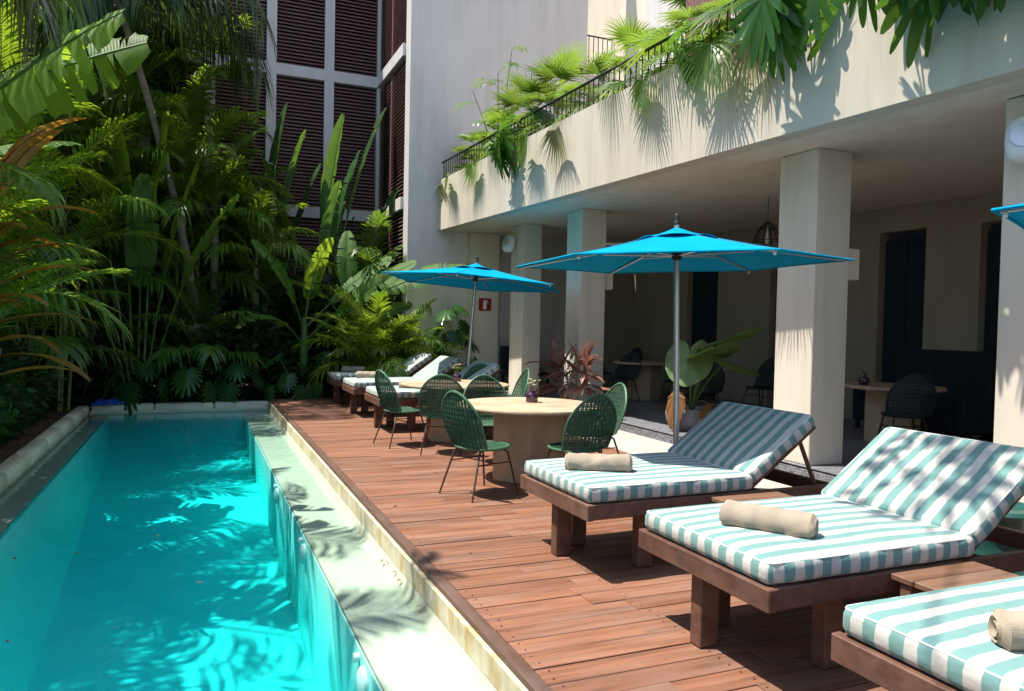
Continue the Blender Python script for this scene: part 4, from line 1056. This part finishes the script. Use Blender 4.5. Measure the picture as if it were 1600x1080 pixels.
# banana plants
def banana(loc, label, spec, stem):
    t = thing('banana_plant', label, 'plant', loc, 0, 'banana plants')
    h, rb = stem
    q = MB(); q.tube([(0, 0, 0), (.02, 0, h*.4), (.03, -.02, h*.8), (.02, -.02, h+.25)], [rb*1.2, rb, rb*.85, rb*.5], 10); obj('stem', q, 'greenstem', t, smooth=60)
    for i, (mi, az, sc, dz, roll) in enumerate(spec):
        link('leaf', ban[mi], t, (.02, -.02, h-.25+dz), (0, rad(roll), rad(az)-math.pi/2), sc)
banana((2.05, 16.1, G), 'banana plant with bright yellow-green torn leaves left of the areca clump',
       [(5, -4, 1.05, .0, 38), (6, -14, .9, -.1, 40), (0, 150, .75, .3, 30), (4, 165, .8, .2, -30), (3, 215, .7, -.1, 0), (5, 14, .85, .25, 20), (4, -60, .75, .2, 0)], (1.45, .10))
banana((2.9, 16.0, G), 'banana plant leaning its broad pale leaf towards the balcony corner',
       [(6, -2, 1.0, .35, 40), (5, 30, .8, .3, 0), (2, 170, .7, 0, 0), (0, 80, .7, .2, 0)], (1.75, .09))
banana((-3.0, 9.2, G), 'banana plant at the upper left with a large sunlit torn leaf',
       [(7, -4, 1.25, .0, 45), (7, 12, 1.1, .6, 60), (2, -50, .9, .1, 0), (0, 100, 1.0, .2, 0), (6, 50, 1.0, 0, 0)], (2.75, .12))
banana((-3.4, 11.6, G), 'banana plant behind the orange leaves on the left bank',
       [(1, -10, 1.1, .1, 0), (0, 30, 1.2, .2, 0), (2, 60, 1.0, 0, 0), (3, -50, .95, 0, 0), (4, 100, 1.0, .1, 0)], (2.6, .11))
# areca clumps
ARG = 'areca palm clumps'
for i, (x, y, lab, st, sc, n, zz) in enumerate([
        (3.25, 15.1, 'bright sunlit areca palm clump behind the far loungers', areca, (.70, .95), 40, (.20, .80)),
        (4.1, 15.55, 'areca palm clump in front of the beige wall, right of the sunlit one', areca, (.65, .85), 22, (.25, .85)),
        (-2.55, 10.0, 'bushy sunlit areca palm at the left edge beside the pool', areca, (.85, 1.2), 24, (.8, 2.0)),
        (-2.75, 12.0, 'areca palm on the left bank behind the shrubs', areca, (.85, 1.2), 20, (.8, 1.9)),
        (-2.6, 14.6, 'areca palm in the back left corner of the pool', arecad, (.9, 1.2), 18, (.4, 1.2)),
        (.1, 16.3, 'shaded areca palm behind the middle of the far pool edge', arecad, (.8, 1.1), 18, (.2, 1.0)),
        (1.2, 17.6, 'areca palm below the upright paddle leaves', areca, (.95, 1.3), 18, (1.3, 2.4)),
        (-.4, 17.9, 'tall shaded areca palm between the tall palm trunks', arecad, (1.1, 1.4), 18, (1.6, 3.0)),
        (-1.9, 16.9, 'shaded areca palm behind the back left pool corner', arecad, (1.1, 1.4), 18, (1.2, 2.4)),
        (3.6, 17.6, 'areca palm in the corner below the louvred return wall', arecad, (1.0, 1.3), 16, (1.2, 2.2)),
        (-3.5, 15.4, 'tall areca palm at the left, behind the corner palm', areca, (1.1, 1.4), 20, (2.0, 3.6)),
        (-2.7, 8.2, 'areca palm cut by the left picture edge', areca, (.9, 1.2), 20, (1.2, 2.6))]):
    rosette('areca_palm', lab, 'palm', (x, y, G), st, n, zz, sc, None, ARG, seed=200+i, phase=i*.7, stems=7, spread=.22)
for i, (x, y, lab, st, sc, n, zz) in enumerate([
        (-1.55, 17.2, 'tall bright areca palm filling the gap left of the leaning trunk', areca, (1.1, 1.45), 20, (3.0, 4.8)),
        (-.25, 17.3, 'tall bright areca palm right of the leaning trunk', areca, (1.0, 1.35), 20, (2.8, 4.4)),
        (-3.3, 17.0, 'tall areca palm high in the left background', areca, (1.2, 1.5), 20, (3.4, 5.6)),
        (.55, 18.3, 'tall areca palm in front of the second louvred bay', areca, (.95, 1.25), 16, (2.6, 4.0)),
        (-2.2, 14.9, 'sunlit areca palm leaning over the back left pool corner', areca, (1.0, 1.3), 18, (1.8, 3.2)),
        (-.35, 18.35, 'tallest areca palm, high in front of the third louvred bay', areca, (1.1, 1.4), 20, (4.6, 6.6)),
        (-1.5, 18.5, 'very tall areca palm at the top left behind the drooping fronds', areca, (1.2, 1.5), 20, (4.8, 7.0)),
        (-2.9, 13.0, 'sunlit areca palm high on the left bank', areca, (1.1, 1.4), 18, (2.2, 3.8))]):
    rosette('areca_palm', lab, 'palm', (x, y, G), st, n, zz, sc, None, ARG, seed=240+i, phase=i*.9, stems=8, spread=.25)
# orange croton at the left edge
rosette('croton_plant', 'orange and yellow long-leaved plant at the left picture edge', 'plant', (-2.0, 8.75, G), crot, 30, (1.0, 2.9), (1.1, 1.6), (2.5, .02, 'trunk', (.1, .05)), None, 'leaf', 31)
# monsteras at the pool end and on the wall
MG = 'monstera plants'
for i, (x, y, z, lab, sc, n) in enumerate([
        (-.95, 15.9, .1, 'monstera at the far pool edge, left of the hanging bright leaf', (.9, 1.3), 9),
        (-.15, 15.85, .1, 'monstera with one bright leaf hanging over the far pool edge', (.9, 1.25), 9),
        (.75, 15.9, .05, 'dark monstera at the right end of the far pool edge', (.8, 1.2), 9),
        (1.75, 15.75, .05, 'dark monstera behind the far end of the deck', (.8, 1.2), 9),
        (2.45, 15.6, .3, 'monstera left of the sunlit areca clump', (.7, 1.0), 8),
        (5.15, 15.75, 1.3, 'silvery monstera climbing beside the smaller parasol pole', (.8, 1.1), 11),
        (5.25, 15.5, .5, 'low silvery monstera behind the leaning parasol pole', (.9, 1.2), 8)]):
    stem_ = (z+.25, .02, 'trunk', (0, 0)) if z > .6 else None
    rosette('monstera', lab, 'plant', (x, y, G), mons, n, (max(.05, z-.6), z+.35), sc, stem_, MG, 'leaf', 300+i, i*1.1, 360, 0, .15)
# low shrubs on the left bank
SG = 'low shrubs on the left bank'
for i, (x, y, h, lab) in enumerate([(-2.35, 9.2, 1.0, 'leafy low shrub at the left picture edge beside the coping'), (-2.3, 10.6, .7, 'low shrub beside the bare soil on the left bank'),
                                   (-2.45, 12.2, .9, 'low shrub midway along the left coping'), (-2.4, 13.8, .8, 'low shrub near the back left pool corner'), (-2.9, 11.2, 1.5, 'taller shrub behind the left coping, under the areca palms')]):
    t = thing('shrub', lab, 'shrub', (x, y, G), 0, SG)
    r = random.Random(400+i)
    q = MB(); tips = []
    for k2 in range(16):
        a = r.uniform(0, 6.28); d = r.uniform(.05, .42); hh = h*r.uniform(.55, 1.0); pts = [(0, 0, 0), (math.cos(a)*d*.4, math.sin(a)*d*.4, hh*.5), (math.cos(a)*d, math.sin(a)*d, hh)]
        q.tube(pts, [.012, .008, .004], 4); tips.append([Vector(p) for p in pts])
    obj('stem', q, 'greenstem', t)
    def fn(r, tips=tips):
        p = r.choice(tips); u = r.random(); pos = p[1].lerp(p[2], u) if r.random() < .8 else p[0].lerp(p[1], .4+.6*u)
        a = r.uniform(0, 6.28); return pos, (math.cos(a), math.sin(a), .4)
    link('foliage', cloud(620, fn, .15, 500+i, 'shrub'), t)
# ground cover and dense shaded understory
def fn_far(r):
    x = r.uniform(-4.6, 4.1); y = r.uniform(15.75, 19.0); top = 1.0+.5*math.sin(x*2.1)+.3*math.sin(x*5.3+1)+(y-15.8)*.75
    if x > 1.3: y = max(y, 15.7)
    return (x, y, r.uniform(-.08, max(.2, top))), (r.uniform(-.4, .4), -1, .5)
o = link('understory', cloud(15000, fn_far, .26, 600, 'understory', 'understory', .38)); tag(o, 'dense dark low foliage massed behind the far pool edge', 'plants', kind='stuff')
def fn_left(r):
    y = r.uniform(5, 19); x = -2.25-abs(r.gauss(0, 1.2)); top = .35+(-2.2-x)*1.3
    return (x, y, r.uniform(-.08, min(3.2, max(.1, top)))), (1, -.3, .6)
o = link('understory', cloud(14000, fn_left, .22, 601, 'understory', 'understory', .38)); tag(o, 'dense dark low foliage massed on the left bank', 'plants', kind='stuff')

# ------------------------------------------------------------------ overhanging palms beside the camera that shade the pool
rosette('coconut_palm', 'tall palm on the left bank close to the camera, shading the water', 'palm tree', (-4.9, 5.6, G), coco, 14, (5.6, 6.2), (.95, 1.1), (6.0, .14, 'trunk', (.5, .2)), TALL, seed=41)
rosette('coconut_palm', 'tall palm left of the camera, shading the near end of the pool', 'palm tree', (-4.5, 2.9, G), coco, 14, (5.2, 5.8), (.9, 1.1), (5.6, .14, 'trunk', (.5, .3)), TALL, seed=42, phase=.5)
rosette('coconut_palm', 'tall palm on the left bank between the banana plants', 'palm tree', (-4.3, 8.8, G), coco+cocod[1:2], 14, (5.8, 6.4), (.95, 1.1), (6.2, .14, 'trunk', (.4, 0)), TALL, seed=43, phase=1.1)
tr = thing('dapple_tree', 'unseen tree added beside the camera whose limb dapples the lounger backrest', 'tree', (-2.6, .6, G))  # added out of view to dapple the backrest; limb thinned to weaken its shadow
q = MB(); q.tube([(0, 0, 0), (.1, .05, 2.5), (.2, .2, 5.0), (.6, .6, 6.6)], [.16, .13, .10, .06], 10); q.tube([(.6, .6, 6.6), (1.8, 1.7, 7.2), (3.0, 2.7, 7.5), (3.9, 3.35, 7.6)], [.05, .014, .010, .007], 8)
q.tube([(.2, .2, 5.0), (-.4, .5, 6.2), (-.8, .4, 7.2)], [.07, .04, .02], 8); obj('trunk', q, 'trunk', tr, smooth=60)
def fn_tree(r):
    c, R_ = r.choice([((3.75, 3.3, 7.6), .42), ((-.7, .4, 7.0), .9), ((-.3, 1.0, 6.6), .8)])
    d = Vector((r.gauss(0, 1), r.gauss(0, 1), r.gauss(0, .7))).normalized()
    return Vector(c)+d*R_*r.random()**.5, d
link('crown', cloud(330, fn_tree, .17, 900, 'shrub', 'crown', .5), tr)

# ------------------------------------------------------------------ balcony plants
FG = 'fan palms along the balcony railing'
FP = [(15.85, 'fan palm at the far left end of the balcony railing', .7, 10), (14.6, 'fan palm near the far end of the balcony, with pale dry leaves', .75, 12), (13.2, 'fan palm behind the railing below the thin bamboo stems', 1.0, 10), (15.3, 'small bushy fan palm second from the far end of the railing', .95, 11), (13.95, 'fan palm rising just left of the thin bamboo stems', 1.0, 10), (12.5, 'fan palm behind the dark lobed leaves at the middle of the railing', 1.1, 9),
      (11.7, 'large fan palm with upright leaves above the middle of the railing', 1.25, 14), (10.6, 'pale fan palm whose whitish leaf stands against the white wall', 1.0, 11), (9.2, 'fan palm behind the bare stretch of railing', 1.0, 12),
      (7.9, 'big fan palm with spiky leaves at the top of the railing', 1.25, 14), (6.9, 'fan palm hanging pale leaves over the parapet', 1.15, 14), (6.1, 'fan palm beside the dark lobed leaves on the parapet', 1.1, 13), (5.2, 'fan palm at the top edge of the picture above the parapet', 1.1, 12), (4.2, 'fan palm above the shaded part of the parapet', 1.0, 12)]
for i, (y, lab, sc, n) in enumerate(FP):
    rosette('fan_palm', lab, 'palm', (xf(y)+.55, y, 4.46), fans[:3], n, (.15, .55*sc), (sc*.6, sc*1.0), (.45*sc, .03, 'trunk', (0, 0)), FG, 'leaf', 700+i, i*.9)
r = random.Random(77)
# drooping leaves that hang over the parapet belong to the palm behind them
for y, me, sc, az in ((15.75, fansp[2], .75, 180), (15.1, fans[3], .8, 165), (13.9, fans[3], .8, 190), (10.35, fansp[2], 1.0, 180), (11.3, fans[3], .9, 172), (6.85, fans[3], .95, 188), (6.25, fansp[2], 1.0, 184), (8.1, fans[3], .8, 170)):
    pal = min([o for o in COL.objects if o.name.startswith('fan_palm')], key=lambda o: abs(o.location.y-y))
    link('hanging_leaf', me, pal, (-.30, y-pal.location.y, .26), (0, 0, rad(az)-math.pi/2), sc)
SGp = 'lobed philodendrons hanging over the parapet'
for i, (y, lab, n, sc) in enumerate([(12.1, 'dark lobed philodendron hanging over the parapet at its middle', 10, (.75, 1.0)), (7.35, 'small lobed philodendron drooping below the railing end', 5, (.6, .8)),
                                   (5.62, 'large dark lobed philodendron hanging far down over the parapet', 8, (.9, 1.25)), (4.45, 'lobed philodendron at the top right edge of the picture', 7, (.8, 1.05)), (3.3, 'lobed philodendron beyond the top right corner', 12, (1.0, 1.35)), (3.9, 'lobed philodendron between the two at the top right', 11, (1.0, 1.3)), (2.6, 'lobed philodendron farthest along the parapet, out to the right', 11, (1.0, 1.3))]):
    rosette('philodendron', lab, 'plant', (xf(y)+.22, y, 4.62), sell, n, (.10, .35), sc, None, SGp, 'leaf', 800+i, 0, 360, 0, .1)
    pl_ = [o for o in COL.objects if o.name.startswith('philodendron')][-1]
    for kk in range([5, 2, 5, 5, 8, 8, 8][i]):
        link('leaf', sell[1+kk % 2], pl_, (-.16 if i < 3 else -.34, (kk-2)*.15, .22-kk*.02), (0, 0, rad(180+(kk-2.5)*17)-math.pi/2), r.uniform(*sc))
bp = thing('bamboo_palm', 'thin bamboo palm with bare dark stems against the white wall', 'palm', (5.45, 13.9, 4.46), 0)
smallf = [pinnate(.55, a0, a1, 11, .20, .020, .8, 130+i, ['palm', 'deadstem'], .15, 45, 10, .004) for i, (a0, a1) in enumerate([(50, -20), (20, -50)])]
for i, (dx, dy, h) in enumerate([(-.35, .55, 1.75), (0, .1, 2.05), (.10, -.35, 2.35), (.25, -.1, 1.5)]):
    q = MB(); pp = [(dx*u**1.3, dy*u**1.3, h*u) for u in (0, .25, .5, .75, 1)]; q.tube(pp, [.014, .012, .011, .010, .007], 5); s_ = obj('stem', q, 'deadstem', bp)
    for kk in range(5):
        u = .45+.55*kk/4; link('frond', smallf[kk % 2], s_, (dx*u**1.3, dy*u**1.3, h*u), (0, 0, kk*2.4+i), .9)

# ------------------------------------------------------------------ potted plants at the portico
ct = rosette('cordyline', 'reddish cordyline in a terracotta pot before the middle column', 'potted plant', (5.40, 10.5, 0), cordy, 85, (.50, .88), (.6, .95), None, None, 'leaf', 50, 0, 360, 0, .42)
for i in range(5):
    a = i*1.3; q = MB(); q.tube([(math.cos(a)*.06, math.sin(a)*.06, .25), (math.cos(a)*.15, math.sin(a)*.15, .55+.10*i)], [.014, .010], 6); obj('cane', q, 'trunk', ct, smooth=50)
for a in (150, 175): link('leaf', cordp[0], ct, (-.1, .05, .80), (0, 0, rad(a)-math.pi/2), 1.1)
q = MB(); q.lathe([(.001, 0), (.17, 0), (.22, .24), (.25, .25), (.25, .30), (.225, .30), (.20, .25), (.001, .25)], 28); obj('pot', q, 'terracotta', ct, smooth=40)
at_ = thing('alocasia', 'giant-leaved elephant ear with a sunlit round leaf in a grey pot', 'potted plant', (6.55, 8.95, FZ))
for me, az, sc, roll in ((alo[0], 222, 1.0, 0), (alo[1], -58, 1.25, 0), (alo[1], -85, 1.05, 0), (alo[2], -35, 1.0, 0), (alod[0], 205, .72, 0), (alod[1], -95, .75, 0)):
    link('leaf', me, at_, (0, 0, .22), (0, 0, rad(az)-math.pi/2), sc)
q = MB(); q.lathe([(.001, 0), (.28, 0), (.34, .10), (.36, .22), (.34, .30), (.31, .30), (.30, .26), (.001, .26)], 28); obj('pot', q, 'basket', at_, smooth=40)
gp = thing('planter_pot', 'dark green bell shaped pot behind the lounger with dappled backrest', 'pot', (4.75, 3.25, 0))
q = MB(); q.lathe([(.001, 0), (.30, .0), (.30, .05), (.001, .05)], 28); obj('saucer', q, 'concrete', gp, smooth=40)
q = MB(); q.lathe([(.001, .052), (.26, .052), (.28, .07), (.24, .12), (.22, .25), (.25, .42), (.27, .44), (.25, .46), (.22, .44), (.001, .42)], 28); obj('body', q, 'teal_pot', gp, smooth=40)

# ------------------------------------------------------------------ fallen leaves
r = random.Random(5)
lf = MB(); lf.add([(-.03, 0, 0), (0, -.012, .004), (.035, 0, .002), (0, .012, .004)], [(0, 1, 2, 3)]); lm = lf.mesh('fallen_leaf', 'drybrown')
for i in range(26):
    if i < 14: p = (r.uniform(-1.2, .8), r.uniform(4, 14.5), WZ+.003)
    elif i < 20: p = (r.uniform(1.26, 1.30), r.uniform(3, 5.5), WZ+.004)
    else: p = (r.uniform(1.5, 2.2), r.uniform(3.2, 12), .006)
    o = link('fallen_leaf', lm, None, p, (0, 0, r.uniform(0, 6.28)), r.uniform(.5, 1.0))
    tag(o, 'tiny dry leaf floating on the pool water' if i < 14 else ('small dry leaf in the wet channel beside the deck' if i < 20 else 'small dry leaf lying on the deck boards'), 'leaf', ['leaves floating on the pool', 'leaves in the channel', 'leaves on the deck'][0 if i < 14 else (1 if i < 20 else 2)])
